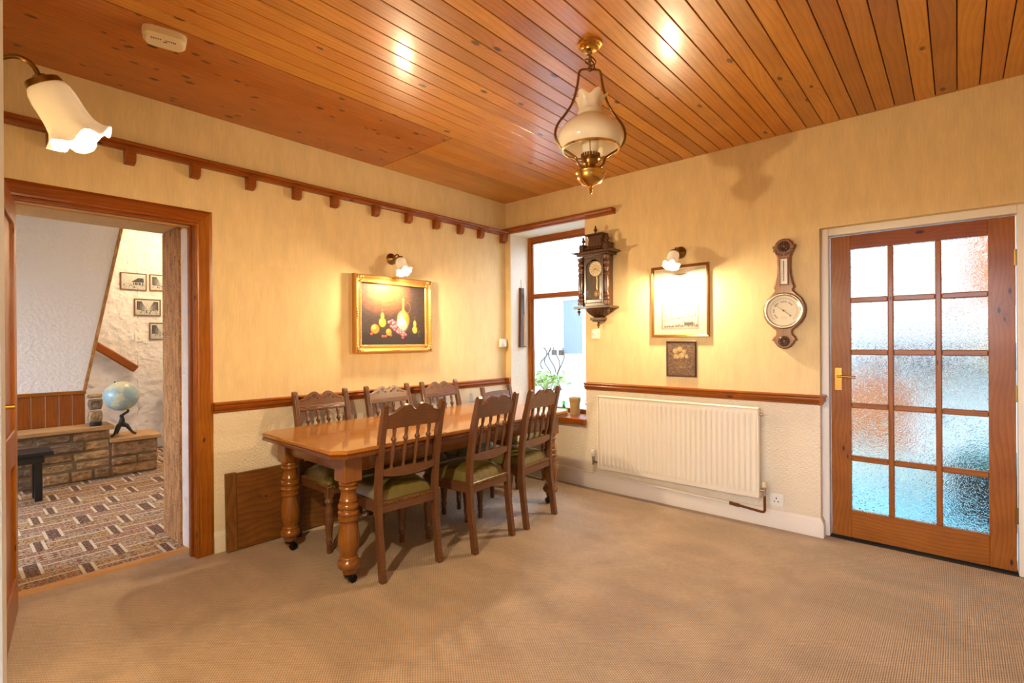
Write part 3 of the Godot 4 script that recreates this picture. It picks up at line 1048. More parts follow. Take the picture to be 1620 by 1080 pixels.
func build_ceiling():
	var c = struct("ceiling", "varnished tongue-and-groove pine ceiling")
	rb(c, "backing", M.dark_slot, -4.2, 0.34, CEIL + 0.012, CEIL + 0.2, -0.66, 4.95, 0.0)
	var z := 0.8515
	var k := 0
	while z < 4.7:
		var z1: float = minf(z + 0.0935, 4.7)
		rb(c, "plank", M.ceil[(k * 7 + k / 3) % 5], -3.795, 0.0, CEIL, CEIL + 0.014, z + 0.0022, z1 - 0.0022, 0.0022, 0)
		z = z1
		k += 1
	# tighter knotty boards of the panel by the left wall
	for i in 9:
		var za := 0.0005 + i * 0.0945
		rb(c, "plank", M.ceil_knotty, -3.795, -1.490, CEIL - 0.001, CEIL + 0.014, za, za + 0.0938, 0.0006, 0)
		rb(c, "plank", M.ceil[(i * 2) % 5], -1.482, 0.0, CEIL, CEIL + 0.014, za, za + 0.0932, 0.001, 0)

func build_doors():
	var fr = struct("trim_6", "white painted frame of the glazed door")
	rb(fr, "jamb", M.white, 0.05, 0.16, 0.0, 2.03, 2.785, 2.828, 0.003)
	rb(fr, "jamb", M.white, 0.05, 0.16, 0.0, 2.03, 3.712, 3.765, 0.003)
	rb(fr, "head", M.white, 0.05, 0.16, 1.982, 2.03, 2.828, 3.712, 0.003)
	rb(fr, "sill_bar", M.dark_slot, 0.05, 0.16, -0.01, 0.006, 2.785, 3.765, 0.002)
	rb(fr, "casing", M.white, -0.015, 0.05, 0.0, 2.03, 3.765, 3.85, 0.003)
	var d = struct("door_1", "varnished pine door with fifteen rippled glass panes")
	var x0 := 0.08
	var x1 := 0.12
	rb(d, "stile", M.pine, x0, x1, 0.014, 1.975, 2.835, 2.945, 0.003)
	rb(d, "stile", M.pine, x0, x1, 0.014, 1.975, 3.596, 3.705, 0.003)
	rb(d, "top_rail", M.pine_red, x0, x1, 1.885, 1.975, 2.945, 3.596, 0.003)
	rb(d, "bottom_rail", M.pine, x0, x1, 0.014, 0.19, 2.945, 3.596, 0.003)
	var ys := [0.19, 0.528, 0.872, 1.217, 1.553, 1.885]
	var zs := [2.945, 3.153, 3.381, 3.596]
	for i in range(1, 5):
		for j in 3:
			rb(d, "glazing_bar", M.pine, x0 + 0.002, x1 - 0.002, ys[i] - 0.017, ys[i] + 0.017, zs[j] + (0.0 if j == 0 else 0.0145), zs[j + 1] - (0.0 if j == 2 else 0.0145), 0.005)
	for j in [1, 2]:
		rb(d, "glazing_bar", M.pine, x0 + 0.002, x1 - 0.002, 0.19, 1.885, zs[j] - 0.0145, zs[j] + 0.0145, 0.005)
	for i in 5:
		for j in 3:
			rb(d, "pane", M.ripple, 0.097, 0.102, ys[i] + (0.0 if i == 0 else 0.016), ys[i + 1] - (0.0 if i == 4 else 0.016), zs[j] + (0.0 if j == 0 else 0.014), zs[j + 1] - (0.0 if j == 2 else 0.014), 0.0)
	var hp = rb(d, "handle_plate", M.brass, 0.073, 0.0805, 0.965, 1.115, 2.855, 2.897, 0.002)
	var hb := MB.new()
	hb.tube([Vector3(0.075, 1.06, 2.878), Vector3(0.045, 1.06, 2.878)], 0.009, 10)
	hb.tube([Vector3(0.045, 1.06, 2.872), Vector3(0.042, 1.06, 2.91), Vector3(0.044, 1.056, 2.975)], [0.008, 0.007, 0.009], 10)
	part(hp, "lever", hb, M.brass)
	for y in [1.70, 0.95, 0.28]:
		rb(d, "hinge", M.aged_brass, 0.070, 0.082, y, y + 0.09, 3.700, 3.712, 0.002)
	# pine door folded back against the near wall
	var e = struct("door_2", "open pine panel door folded back at the left edge")
	e.transform = Transform3D(yaw(-98.0), Vector3(-3.604, 0.0, 0.022))
	# local x runs from the hinge along the door, the room side is +z
	rb(e, "stile", M.pine, 0.0, 0.10, 0.012, 1.985, -0.02, 0.02, 0.003)
	rb(e, "stile", M.pine, 0.655, 0.755, 0.012, 1.985, -0.02, 0.02, 0.003)
	for q in [[0.012, 0.20], [0.74, 0.90], [1.87, 1.985]]:
		rb(e, "rail", M.pine_red, 0.10, 0.655, q[0], q[1], -0.02, 0.02, 0.003)
	rb(e, "panel", M.pine_red, 0.10, 0.655, 0.20, 0.74, -0.006, 0.006, 0.002)
	rb(e, "panel", M.pine_red, 0.10, 0.655, 0.90, 1.87, -0.006, 0.006, 0.002)
	for s in [1.0, -1.0]:
		var pl = rb(e, "handle_plate", M.brass, 0.685, 0.725, 0.98, 1.13, s * 0.0205, s * 0.026, 0.002)
		var lb := MB.new()
		lb.tube([Vector3(0.705, 1.06, s * 0.024), Vector3(0.705, 1.06, s * 0.062)], 0.009, 10)
		if s > 0:
			lb.tube([Vector3(0.710, 1.06, s * 0.060), Vector3(0.63, 1.056, s * 0.062)], 0.008, 10)
		part(pl, "lever", lb, M.brass)

func build_window():
	var rv = struct("trim_8", "pale off-white reveal of the window")
	rb(rv, "reveal", M.dado, 0.001, 0.275, 0.60, 2.386, 0.0662, 0.0700, 0.0)  # thin off-white lining over the wall faces of the opening
	rb(rv, "reveal", M.dado, 0.001, 0.275, 0.60, 2.386, 0.9630, 0.9668, 0.0)
	rb(rv, "reveal", M.dado, 0.001, 0.275, 2.386, 2.3898, 0.0662, 0.9668, 0.0)
	var w = struct("window_1", "pine framed window with a fixed upper and lower pane")
	var x0 := 0.275
	var x1 := 0.335
	rb(w, "window_frame", M.pine, x0, x1, 0.60, 2.39, 0.066, 0.106, 0.004)
	rb(w, "window_frame", M.pine, x0, x1, 0.60, 2.39, 0.927, 0.967, 0.004)
	rb(w, "window_frame", M.pine_red, x0, x1, 2.335, 2.39, 0.106, 0.927, 0.004)
	rb(w, "window_frame", M.pine_red, x0, x1, 0.60, 0.64, 0.106, 0.927, 0.004)
	rb(w, "transom", M.pine_red, x0 - 0.006, x1, 1.742, 1.792, 0.106, 0.927, 0.004)
	rb(w, "bead", M.pine_red, x0 + 0.018, x1 - 0.012, 0.64, 1.742, 0.106, 0.118, 0.002)
	rb(w, "bead", M.pine_red, x0 + 0.018, x1 - 0.012, 1.792, 2.335, 0.106, 0.122, 0.002)
	rb(w, "bead", M.pine_red, x0 + 0.018, x1 - 0.012, 2.318, 2.335, 0.122, 0.927, 0.002)
	rb(w, "pane", M.glass, 0.309, 0.313, 0.64, 1.742, 0.118, 0.927, 0.0)
	rb(w, "pane", M.glass, 0.309, 0.313, 1.792, 2.318, 0.122, 0.927, 0.0)
	rb(w, "window_sill", M.pine_red, -0.035, 0.335, 0.545, 0.60, 0.0665, 0.9665, 0.006, 2)

# ---------------------------------------------------------------- table and chairs
func lathe_part(parent, called, mt, prof: Array, at: Vector3, seg := 24, basis := Basis()):
	var b := MB.new()
	b.xf = Transform3D(basis, at)
	b.off = Vector2(rng.randf(), rng.randf())
	b.lathe(prof, seg)
	return part(parent, called, b, mt)

func build_table():
	var t = thing("dining_table", "long polished oak dining table with bulbous turned legs on castors", "table", Vector3(-1.480, 0, 0.652))
	var hx := 1.040
	var hz := 0.470
	var ch := 0.062
	var seg := [[-hx, -0.305], [-0.303, 0.303], [0.305, hx]]
	for k in 3:
		var a: float = seg[k][0]
		var b: float = seg[k][1]
		var shape := func(g: float):
			var p := []
			if k == 0:
				p = vv([a + g, -hz + ch, a + ch, -hz + g, b, -hz + g, b, hz - g, a + ch, hz - g, a + g, hz - ch])
			elif k == 2:
				p = vv([b - g, -hz + ch, b - ch, -hz + g, a, -hz + g, a, hz - g, b - ch, hz - g, b - g, hz - ch])
			else:
				p = vv([a, -hz + g, b, -hz + g, b, hz - g, a, hz - g])
			return PackedVector2Array(p)
		var m := MB.new()
		m.xf = Transform3D(Basis(Vector3(1, 0, 0), Vector3(0, 0, 1), Vector3(0, -1, 0)), Vector3.ZERO)
		m.off = Vector2(k * 0.31, k * 0.23)
		# local y is world z, local z points down
		m.extrude(shape.call(0.0), -0.727, -0.745, 0.005, 0)
		var top = part(t, "tabletop", m, M.oak)
		var e := MB.new()
		e.xf = m.xf
		e.off = m.off
		e.extrude(shape.call(0.006), -0.7215, -0.7268, 0.0, 0)
		e.extrude(shape.call(0.0), -0.701, -0.7214, 0.006, 0)
		e.extrude(shape.call(0.014), -0.694, -0.7009, 0.0, 0)
		part(top, "edge_moulding", e, M.oak_edge, "darker moulded edge")
	for s in [-1.0, 1.0]:
		rb(t, "apron", M.oak_leg, -0.85, 0.85, 0.612, 0.696, s * 0.345 - 0.014 + s * 0.02, s * 0.345 + 0.014 + s * 0.02, 0.003)
		rb(t, "apron", M.oak_leg, s * 0.893 - 0.014 + s * 0.015, s * 0.893 + 0.014 + s * 0.015, 0.612, 0.696, -0.30, 0.30, 0.003)
		rb(t, "apron_bead", M.oak_leg, -0.84, 0.84, 0.604, 0.614, s * 0.345 - 0.012 + s * 0.024, s * 0.345 + 0.012 + s * 0.024, 0.003)
		rb(t, "apron_bead", M.oak_leg, s * 0.893 - 0.012 + s * 0.018, s * 0.893 + 0.012 + s * 0.018, 0.604, 0.614, -0.29, 0.29, 0.003)
	var prof := vv([0.030, 0.058, 0.034, 0.066, 0.036, 0.078, 0.040, 0.086, 0.052, 0.092, 0.058, 0.102, 0.060, 0.114, 0.057, 0.126, 0.050, 0.134, 0.047, 0.138, 0.049, 0.144, 0.047, 0.150, 0.041, 0.154, 0.042, 0.162, 0.049, 0.178, 0.055, 0.200, 0.058, 0.225, 0.057, 0.255, 0.053, 0.285, 0.049, 0.310, 0.046, 0.335, 0.046, 0.342, 0.0545, 0.346, 0.0565, 0.354, 0.0555, 0.366, 0.0485, 0.370, 0.0485, 0.376, 0.0555, 0.380, 0.057, 0.389, 0.0545, 0.397, 0.0475, 0.401, 0.047, 0.407, 0.0545, 0.412, 0.0565, 0.424, 0.0535, 0.435, 0.045, 0.440, 0.0445, 0.446, 0.049, 0.450, 0.049, 0.457, 0.044, 0.461, 0.0415, 0.490, 0.0435, 0.511, 0.0495, 0.515, 0.051, 0.521, 0.0485, 0.527, 0.044, 0.530, 0.044, 0.535, 0.051, 0.539, 0.052, 0.546, 0.048, 0.552, 0.046, 0.556])
	for sx in [-1.0, 1.0]:
		for sz in [-1.0, 1.0]:
			var at := Vector3(sx * 0.898, 0, sz * 0.345)
			var b := MB.new()
			b.xf.origin = at
			b.off = Vector2(rng.randf(), rng.randf())
			b.lathe(prof, 28)
			b.box(Vector3(0, 0.626, 0), Vector3(0.108, 0.142, 0.108), 0.006, 1)
			var leg = part(t, "leg", b, M.oak_leg)
			var c := MB.new()
			c.xf = Transform3D(yaw(40.0 + 70.0 * sx + 30.0 * sz), at)
			c.lathe(vv([0.0, 0.040, 0.024, 0.042, 0.029, 0.050, 0.031, 0.062, 0.030, 0.066]), 16)
			c.tube([Vector3(0, 0.048, 0), Vector3(0.014, 0.044, 0), Vector3(0.026, 0.030, 0)], [0.012, 0.011, 0.008], 8)
			c.tube([Vector3(0.022, 0.0215, -0.012), Vector3(0.022, 0.0215, 0.012)], 0.0215, 16)
			part(leg, "castor", c, M.iron)

var spindle_prof := [0.007, 0, 0.009, 0.008, 0.006, 0.016, 0.006, 0.03, 0.0095, 0.075, 0.0105, 0.10, 0.008, 0.125, 0.0065, 0.145, 0.0075, 0.150, 0.0125, 0.158, 0.0130, 0.166, 0.0085, 0.174, 0.0065, 0.182, 0.008, 0.200, 0.0095, 0.215, 0.007, 0.232]

func make_chair(called, label, group, tall := true):
	var t = thing(called, label, "chair", Vector3.ZERO, Basis(), group)
	var wood_m = M.chair
	# posts: bent rear legs running up into the back
	var path := vv([0.0, -0.228, 0.12, -0.212, 0.26, -0.194, 0.40, -0.186, 0.50, -0.186, 0.60, -0.196, 0.78, -0.225, 0.955, -0.268])
	if not tall:
		path[7] = Vector2(0.872, -0.245)
	var back_z := func(y: float):
		for i in path.size() - 1:
			if y <= path[i + 1].x:
				return lerpf(path[i].y, path[i + 1].y, (y - path[i].x) / (path[i + 1].x - path[i].x))
		return path[path.size() - 1].y
	for s in [-1.0, 1.0]:
		var b := MB.new()
		b.off = Vector2(rng.randf(), rng.randf())
		var pl := PackedVector2Array()
		for p in path:
			pl.append(Vector2(p.y + (0.019 if p.x < 0.9 else 0.014), p.x))
		if tall:
			pl.append(Vector2(-0.262, 0.965))
			pl.append(Vector2(-0.276, 0.968))
		for i in range(path.size() - 1, -1, -1):
			pl.append(Vector2(path[i].y - (0.019 if path[i].x < 0.9 else 0.016), path[i].x))
		b.xf = Transform3D(Basis(Vector3(0, 0, 1), Vector3(0, 1, 0), Vector3(-1, 0, 0)), Vector3(s * 0.187 + 0.0165, 0, 0))
		b.extrude(pl, 0.0, 0.033, 0.003, 1)
		# reeding on the face of the post
		if tall:
			b.xf = Transform3D()
			for r in [-0.009, 0.0, 0.009]:
				var rp := []
				for y in [0.66, 0.74, 0.82, 0.90, 0.945]:
					rp.append(Vector3(s * 0.187 + r, y, back_z.call(y) + 0.0175))
				b.tube(rp, 0.0036, 6)
		part(t, "back_post", b, wood_m)
	# front legs
	for s in [-1.0, 1.0]:
		var b := MB.new()
		b.off = Vector2(rng.randf(), rng.randf())
		b.xf.origin = Vector3(s * 0.188, 0, 0.186)
		b.lathe(vv([0.0, 0, 0.013, 0.0, 0.014, 0.02, 0.012, 0.05, 0.016, 0.056, 0.017, 0.062, 0.014, 0.068, 0.018, 0.082, 0.018, 0.09, 0.014, 0.096, 0.017, 0.13, 0.0225, 0.19, 0.024, 0.22, 0.021, 0.228, 0.024, 0.236, 0.021, 0.244, 0.024, 0.252, 0.021, 0.262, 0.018, 0.285, 0.017, 0.305, 0.021, 0.312, 0.022, 0.320, 0.018, 0.326, 0.0175, 0.345]).map(func(q): return Vector2(q.x * 1.22, q.y)), 16)
		b.box(Vector3(0, 0.385, 0), Vector3(0.044, 0.085, 0.044), 0.004, 1)
		part(t, "front_leg", b, wood_m)
	rb(t, "seat_rail", wood_m, -0.168, 0.168, 0.362, 0.425, 0.176, 0.202, 0.003)
	rb(t, "seat_rail", wood_m, -0.171, 0.171, 0.362, 0.425, -0.200, -0.174, 0.003)
	for s in [-1.0, 1.0]:
		rb(t, "seat_rail", wood_m, s * 0.198, s * 0.174, 0.362, 0.425, -0.168, 0.166, 0.003)
	# stuffed leather seat
	var g := []
	for i in 19:
		var row := []
		var w := -1.0 + 2.0 * i / 18.0
		for j in 19:
			var u := -1.0 + 2.0 * j / 18.0
			var half := lerpf(0.176, 0.216, (w + 1.0) * 0.5)
			var e: float = clampf((1.0 - pow(absf(u), 5.0)) * (1.0 - pow(absf(w), 5.0)), 0.0, 1.0)
			var y := 0.408 + 0.076 * pow(e, 0.30) + 0.026 * (1.0 - u * u) * (1.0 - w * w)
			y += 0.005 * sin(j * 2.1) * smoothstep(0.5, 0.95, absf(w)) + 0.005 * sin(i * 2.3) * smoothstep(0.5, 0.95, absf(u))
			row.append(Vector3(u * half, y, lerpf(-0.176, 0.212, (w + 1.0) * 0.5)))
		g.append(row)
	var sb := MB.new()
	sb.grid(g, false, func(p): return Vector3(p.x * 0.2, 1, p.z * 0.2))
	part(t, "seat", sb, M.leather, "olive green leather seat")
	var nb := MB.new()
	for side in 4:
		for k in 21:
			var f := (k + 0.5) / 21.0
			var p: Vector3
			if side == 0:
				p = Vector3(lerpf(-0.212, 0.212, f), 0.412, 0.2135)
			elif side == 1:
				p = Vector3(lerpf(-0.172, 0.172, f), 0.412, -0.2025)
			else:
				var s := -1.0 if side == 2 else 1.0
				p = Vector3(s * lerpf(0.180, 0.216, f), 0.412, lerpf(-0.17, 0.205, f))
			nb.ball(p, 0.0058, 6, 4)
	part(t, "nail_trim", nb, M.aged_brass, "row of brass upholstery nails", "stuff")
	# back: lower rail, four spindles, shaped crest rail
	var lo := MB.new()
	var zz: float = back_z.call(0.58)
	lo.xf.origin = Vector3(0, 0, zz - 0.012)
	var lp := []
	for i in 11:
		var x := -0.172 + 0.344 * i / 10.0
		lp.append(Vector2(x, 0.557 + 0.020 * pow(absf(x) / 0.172, 2.0) - 0.008))
	lp.append(Vector2(0.172, 0.603))
	lp.append(Vector2(-0.172, 0.603))
	lo.extrude(PackedVector2Array(lp), 0.0, 0.024, 0.003, 0)
	part(t, "lower_rail", lo, wood_m)
	var drop := 0.0 if tall else -0.085
	for x in [-0.114, -0.038, 0.038, 0.114]:
		var b := MB.new()
		var p0 := Vector3(x, 0.600, back_z.call(0.600))
		var p1 := Vector3(x, 0.836 + drop, back_z.call(0.836 + drop))
		var up := (p1 - p0).normalized()
		b.xf = Transform3D(Basis(Vector3(1, 0, 0), up, Vector3(1, 0, 0).cross(up)), p0)
		b.off = Vector2(rng.randf(), rng.randf())
		var sp := vv(spindle_prof)
		var k := p0.distance_to(p1) / 0.232
		for i in sp.size():
			sp[i] = Vector2(sp[i].x * 1.25, sp[i].y * k)
		b.lathe(sp, 12)
		part(t, "spindle", b, wood_m)
	var cr := MB.new()
	var ya := 0.832 + drop
	var lean := (Vector3(0, 0.955, path[7].y) - Vector3(0, 0.78, -0.225)).normalized() if tall else Vector3(0, 1, -0.2).normalized()
	cr.xf = Transform3D(Basis(Vector3(1, 0, 0), lean, Vector3(1, 0, 0).cross(lean)), Vector3(0, ya, back_z.call(ya)))
	var cp := vv([-0.172, 0.0, 0.172, 0.0])
	var half_crest := [[0.172, 0.078], [0.150, 0.082], [0.125, 0.092], [0.100, 0.108], [0.080, 0.122], [0.060, 0.130], [0.042, 0.130], [0.026, 0.122], [0.014, 0.108], [0.006, 0.100]]
	if not tall:
		half_crest = [[0.172, 0.070], [0.12, 0.078], [0.06, 0.082], [0.02, 0.083]]
	for q in half_crest:
		cp.append(Vector2(q[0], q[1]))
	for i in range(half_crest.size() - 1, -1, -1):
		cp.append(Vector2(-half_crest[i][0], half_crest[i][1]))
	cr.extrude(PackedVector2Array(cp), -0.011, 0.011, 0.003, 0)
	var crest = part(t, "crest_rail", cr, wood_m)
	var cv := MB.new()
	cv.xf = cr.xf
	if tall:
		for s in [-1.0, 1.0]:
			for q in [[0.052, 0.098, 0.017, 1.0], [0.088, 0.086, 0.013, -1.0], [0.026, 0.086, 0.010, -1.0]]:
				var sp := []
				for k in 13:
					var a: float = k * 0.62 * q[3]
					var rr: float = q[2] * (1.0 - k / 15.0)
					sp.append(Vector3(s * (q[0] + rr * cos(a)), q[1] + rr * sin(a), 0.0115))
				cv.tube(sp, 0.0030, 5)
			cv.tube([Vector3(s * 0.10, 0.088, 0.0115), Vector3(s * 0.125, 0.074, 0.0115), Vector3(s * 0.150, 0.066, 0.0115)], [0.003, 0.003, 0.001], 5)
	for y in [0.012, 0.021, 0.030]:
		cv.tube([Vector3(-0.170, y, 0.0105), Vector3(0.170, y, 0.0105)], 0.0034, 6)
	part(crest, "carving", cv, wood_m)
	return t

func build_chairs():
	var g := "carved dining chairs round the table"
	var proto = make_chair("dining_chair", "carved dining chair nearest the camera, its spindled back turned to the room", g)
	proto.transform = Transform3D(yaw(180.0 - 4.5), Vector3(-2.048, 0, 0.915))
	dup(proto, Vector3(-1.497, 0, 1.002), yaw(180.0 + 4.0), "carved dining chair in the middle of the three near ones")
	dup(proto, Vector3(-0.985, 0, 0.975), yaw(180.0 + 6.0), "near-side carved dining chair next to the window end of the table")
	dup(proto, Vector3(-2.058, 0, 0.362), yaw(0.0), "far-side carved dining chair closest to the left doorway")
	dup(proto, Vector3(-1.505, 0, 0.362), yaw(0.0), "far-side carved dining chair below the middle of the still-life painting")
	dup(proto, Vector3(-0.975, 0, 0.362), yaw(0.0), "third carved dining chair along the painted wall, counted from the doorway")
	var low = make_chair("dining_chair", "lower plain-topped spindle chair in the corner beside the window", g, false)
	low.transform = Transform3D(yaw(0.0), Vector3(-0.288, 0, 0.368))

func build_radiator():
	var t = thing("radiator", "long white ribbed panel radiator under the dado rail", "radiator", Vector3(0, 0.205, 1.785), RW)
	var W := 1.296
	var H := 0.618
	# pressed front sheet: upright flutes that fade into a flat border at top and bottom
	var g := []
	var nu := 33 * 8
	var rows := [0.0, 0.012, 0.024, 0.034, 0.046, 0.058, 0.30, H - 0.058, H - 0.046, H - 0.034, H - 0.024, H - 0.012, H]
	for y in rows:
		var row := []
		var k: float = smoothstep(0.018, 0.052, minf(y, H - y))
		for i in nu + 1:
			var f := float(i) / nu
			var ph := fposmod(f * 33.0, 1.0)
			var rib := smoothstep(0.06, 0.30, ph) * (1.0 - smoothstep(0.70, 0.94, ph))
			row.append(Vector3((f - 0.5) * (W - 0.02), y, 0.086 + 0.009 * rib * k))
		g.append(row)
	var b := MB.new()
	b.grid(g, false, func(_p): return Vector3(0, 0, 1))
	part(t, "ribbed_panel", b, M.white_metal)
	rb(t, "back_panel", M.white_metal, -W / 2 + 0.01, W / 2 - 0.01, 0.0, H, 0.060, 0.085, 0.004)
	rb(t, "top_seam", M.white_metal, -W / 2, W / 2, H - 0.004, H + 0.008, 0.062, 0.100, 0.003)
	for s in [-1.0, 1.0]:
		rb(t, "side_seam", M.white_metal, s * (W / 2 - 0.010), s * W / 2, 0.004, H - 0.004, 0.062, 0.097, 0.003)
		rb(t, "bracket", M.white_metal, s * 0.45 - 0.015, s * 0.45 + 0.015, 0.05, H - 0.05, 0.002, 0.060, 0.002)
	var bl := MB.new()
	bl.tube([Vector3(W / 2 - 0.005, H - 0.04, 0.075), Vector3(W / 2 + 0.02, H - 0.04, 0.075)], 0.009, 10)
	part(t, "bleed_valve", bl, M.chrome)
	# left valve with white head
	var lv := MB.new()
	lv.xf.origin = Vector3(-W / 2 - 0.055, 0, 0.07)
	lv.lathe(vv([0.0, 0.155, 0.020, 0.154, 0.022, 0.148, 0.022, 0.105, 0.018, 0.098, 0.018, 0.094]), 16)
	var vh = part(t, "valve_head", lv, M.plastic, "white plastic valve head")
	var vb := MB.new()
	vb.xf.origin = Vector3(-W / 2 - 0.055, 0, 0.07)
	vb.lathe(vv([0.016, 0.096, 0.013, 0.085, 0.013, 0.06, 0.010, 0.05, 0.010, 0.02]), 12)
	vb.tube([Vector3(0, 0.045, 0), Vector3(0.05, 0.045, 0.004)], 0.011, 10)
	part(t, "valve_body", vb, M.chrome)
	var vr := MB.new()
	vr.tube([Vector3(W / 2 - 0.004, 0.055, 0.075), Vector3(W / 2 + 0.028, 0.055, 0.075)], [0.011, 0.014], 10)
	vr.tube([Vector3(W / 2 + 0.03, 0.02, 0.075), Vector3(W / 2 + 0.03, 0.085, 0.075)], 0.013, 12)
	part(t, "valve_body", vr, M.chrome)
	lathe_part(t, "valve_cap", M.old_plastic, vv([0.0, 0.118, 0.014, 0.117, 0.016, 0.11, 0.017, 0.085, 0.015, 0.08]), Vector3(W / 2 + 0.03, 0, 0.075), 14)
	# pipework along the skirting
	var p = thing("heating_pipe", "copper and white-painted heating pipe running along the skirting under the radiator", "pipe", Vector3(0, 0, 0), RW)
	var c := MB.new()
	c.tube([Vector3(2.463, 0.228, 0.075), Vector3(2.463, 0.125, 0.075), Vector3(2.458, 0.114, 0.075), Vector3(2.445, 0.110, 0.073), Vector3(2.26, 0.118, 0.050)], 0.0085, 10)
	c.tube([Vector3(2.29, 0.1165, 0.054), Vector3(2.22, 0.120, 0.046)], 0.0125, 10)
	part(p, "copper_run", c, M.copper, "bare brown copper length")
	var d := MB.new()
	d.tube([Vector3(2.225, 0.120, 0.046), Vector3(1.3, 0.139, 0.036), Vector3(0.30, 0.150, 0.034)], 0.0085, 10)
	d.tube([Vector3(1.082, 0.225, 0.070), Vector3(1.078, 0.18, 0.068), Vector3(1.068, 0.150, 0.046), Vector3(1.05, 0.1435, 0.036)], 0.0075, 10)
	part(p, "painted_run", d, M.white)

# ---------------------------------------------------------------- pictures
func picture(called, label, cat, at, basis, w, h, prof, frame_mat, img: Image, mount := 0.0, group := "", rough := 0.5, pane := false):
	var t = thing(called, label, cat, at, basis, group)
	var b := MB.new()
	b.frame(w, h, prof)
	part(t, "frame", b, frame_mat)
	var inner: float = prof[prof.size() - 1].x
	var zb: float = prof[prof.size() - 1].y
	if mount > 0.0:
		var mb := MB.new()
		mb.rect(w - inner * 2.0 + 0.004, h - inner * 2.0 + 0.004, zb + 0.001, 0.0)
		part(t, "mount", mb, M.mount_card)
	var p := MB.new()
	p.rect(w - inner * 2.0 - mount * 2.0 + (0.004 if mount == 0.0 else 0.0), h - inner * 2.0 - mount * 2.0 + (0.004 if mount == 0.0 else 0.0), zb + 0.002, 0.001)
	var pm := mat(Color.WHITE, rough)
	pm.albedo_texture = tex(img)
	part(t, "print" if called != "oil_painting" else "canvas", p, pm)
	if pane:
		var g := MB.new()
		g.rect(w - inner * 2.0 + 0.002, h - inner * 2.0 + 0.002, zb + 0.005, 0.0)
		part(t, "pane", g, M.glass)
	return t

func build_pictures():
	M.mount_card = mat(Color(0.90, 0.86, 0.76), 0.8)
	var gp := vv([0.0, 0.0, 0.0, 0.030, 0.006, 0.042, 0.014, 0.046, 0.022, 0.042, 0.030, 0.030, 0.040, 0.026, 0.048, 0.030, 0.054, 0.028, 0.060, 0.018, 0.064, 0.012])
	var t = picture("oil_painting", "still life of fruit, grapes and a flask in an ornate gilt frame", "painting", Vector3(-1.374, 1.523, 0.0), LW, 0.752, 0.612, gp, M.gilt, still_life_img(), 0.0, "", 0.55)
	var or_ := MB.new()
	for sx in [-1.0, 1.0]:
		for sy in [-1.0, 1.0]:
			for k in 3:
				var c := Vector3(sx * (0.352 - k * 0.022), sy * (0.282 + 0.002 * k), 0.040)
				var d := Vector3(sx * (0.352 + 0.002 * k), sy * (0.282 - k * 0.022), 0.040)
				or_.ball(c, 0.017 - 0.003 * k, 8, 6, Vector3(1, 1, 0.6))
				or_.ball(d, 0.017 - 0.003 * k, 8, 6, Vector3(1, 1, 0.6))
			var sp := []
			for k in 14:
				var a := k * 0.6
				sp.append(Vector3(sx * (0.322 + 0.020 * (1.0 - k / 15.0) * cos(a)), sy * (0.256 + 0.020 * (1.0 - k / 15.0) * sin(a)), 0.037))
			or_.tube(sp, 0.005, 6)
	for s in [-1.0, 1.0]:
		for k in 5:
			or_.ball(Vector3((k - 2) * 0.018, s * 0.288, 0.044), 0.011 - absf(k - 2.0) * 0.002, 8, 6)
			or_.ball(Vector3(s * 0.358, (k - 2) * 0.018, 0.044), 0.011 - absf(k - 2.0) * 0.002, 8, 6)
	part(t, "frame_ornament", or_, M.gilt)
	var bd := MB.new()
	for k in 60:
		var f := (k + 0.5) / 60.0 - 0.5
		for s in [-1.0, 1.0]:
			bd.ball(Vector3(f * 0.64, s * 0.248, 0.029), 0.0048, 5, 4)
			if k < 48:
				bd.ball(Vector3(s * 0.318, ((k + 0.5) / 48.0 - 0.5) * 0.50, 0.029), 0.0048, 5, 4)
	part(t, "beading", bd, M.gilt, "row of small gilt beads", "stuff")
	var mp := vv([0.0, 0.0, 0.0, 0.018, 0.004, 0.022, 0.009, 0.018, 0.012, 0.020, 0.018, 0.016, 0.022, 0.008])
	M.frame_gold = mat(Color(0.62, 0.43, 0.20), 0.35, {"metallic": 0.7})
	picture("framed_map", "large framed antique county map in a thin gold frame under the wall lamp", "picture", Vector3(0, 1.608, 1.838), RW, 0.462, 0.560, mp, M.frame_gold, map_img(), 0.008, "", 0.45, true)
	M.frame_dark = mat(Color(0.24, 0.13, 0.09), 0.4)
	picture("framed_ship_print", "small dark brown framed print of a pale ship below the map", "picture", Vector3(0, 1.156, 1.848), RW, 0.238, 0.278, vv([0.0, 0.0, 0.0, 0.014, 0.004, 0.017, 0.010, 0.015, 0.013, 0.008]), M.frame_dark, ship_img(), 0.0, "", 0.4, true)

# ---------------------------------------------------------------- clock
func finial(b: MB, at: Vector3, k := 1.0, down := false):
	var keep := b.xf
	b.xf = b.xf * Transform3D(Basis.from_scale(Vector3(k, -k if down else k, k)) if not down else Basis(Vector3(1, 0, 0), PI) * Basis.from_scale(Vector3(k, k, k)), at)
	b.lathe(vv([0.014, 0, 0.016, 0.006, 0.008, 0.012, 0.007, 0.018, 0.017, 0.026, 0.019, 0.036, 0.014, 0.046, 0.007, 0.052, 0.010, 0.058, 0.009, 0.064, 0.0, 0.082]), 12)
	b.xf = keep

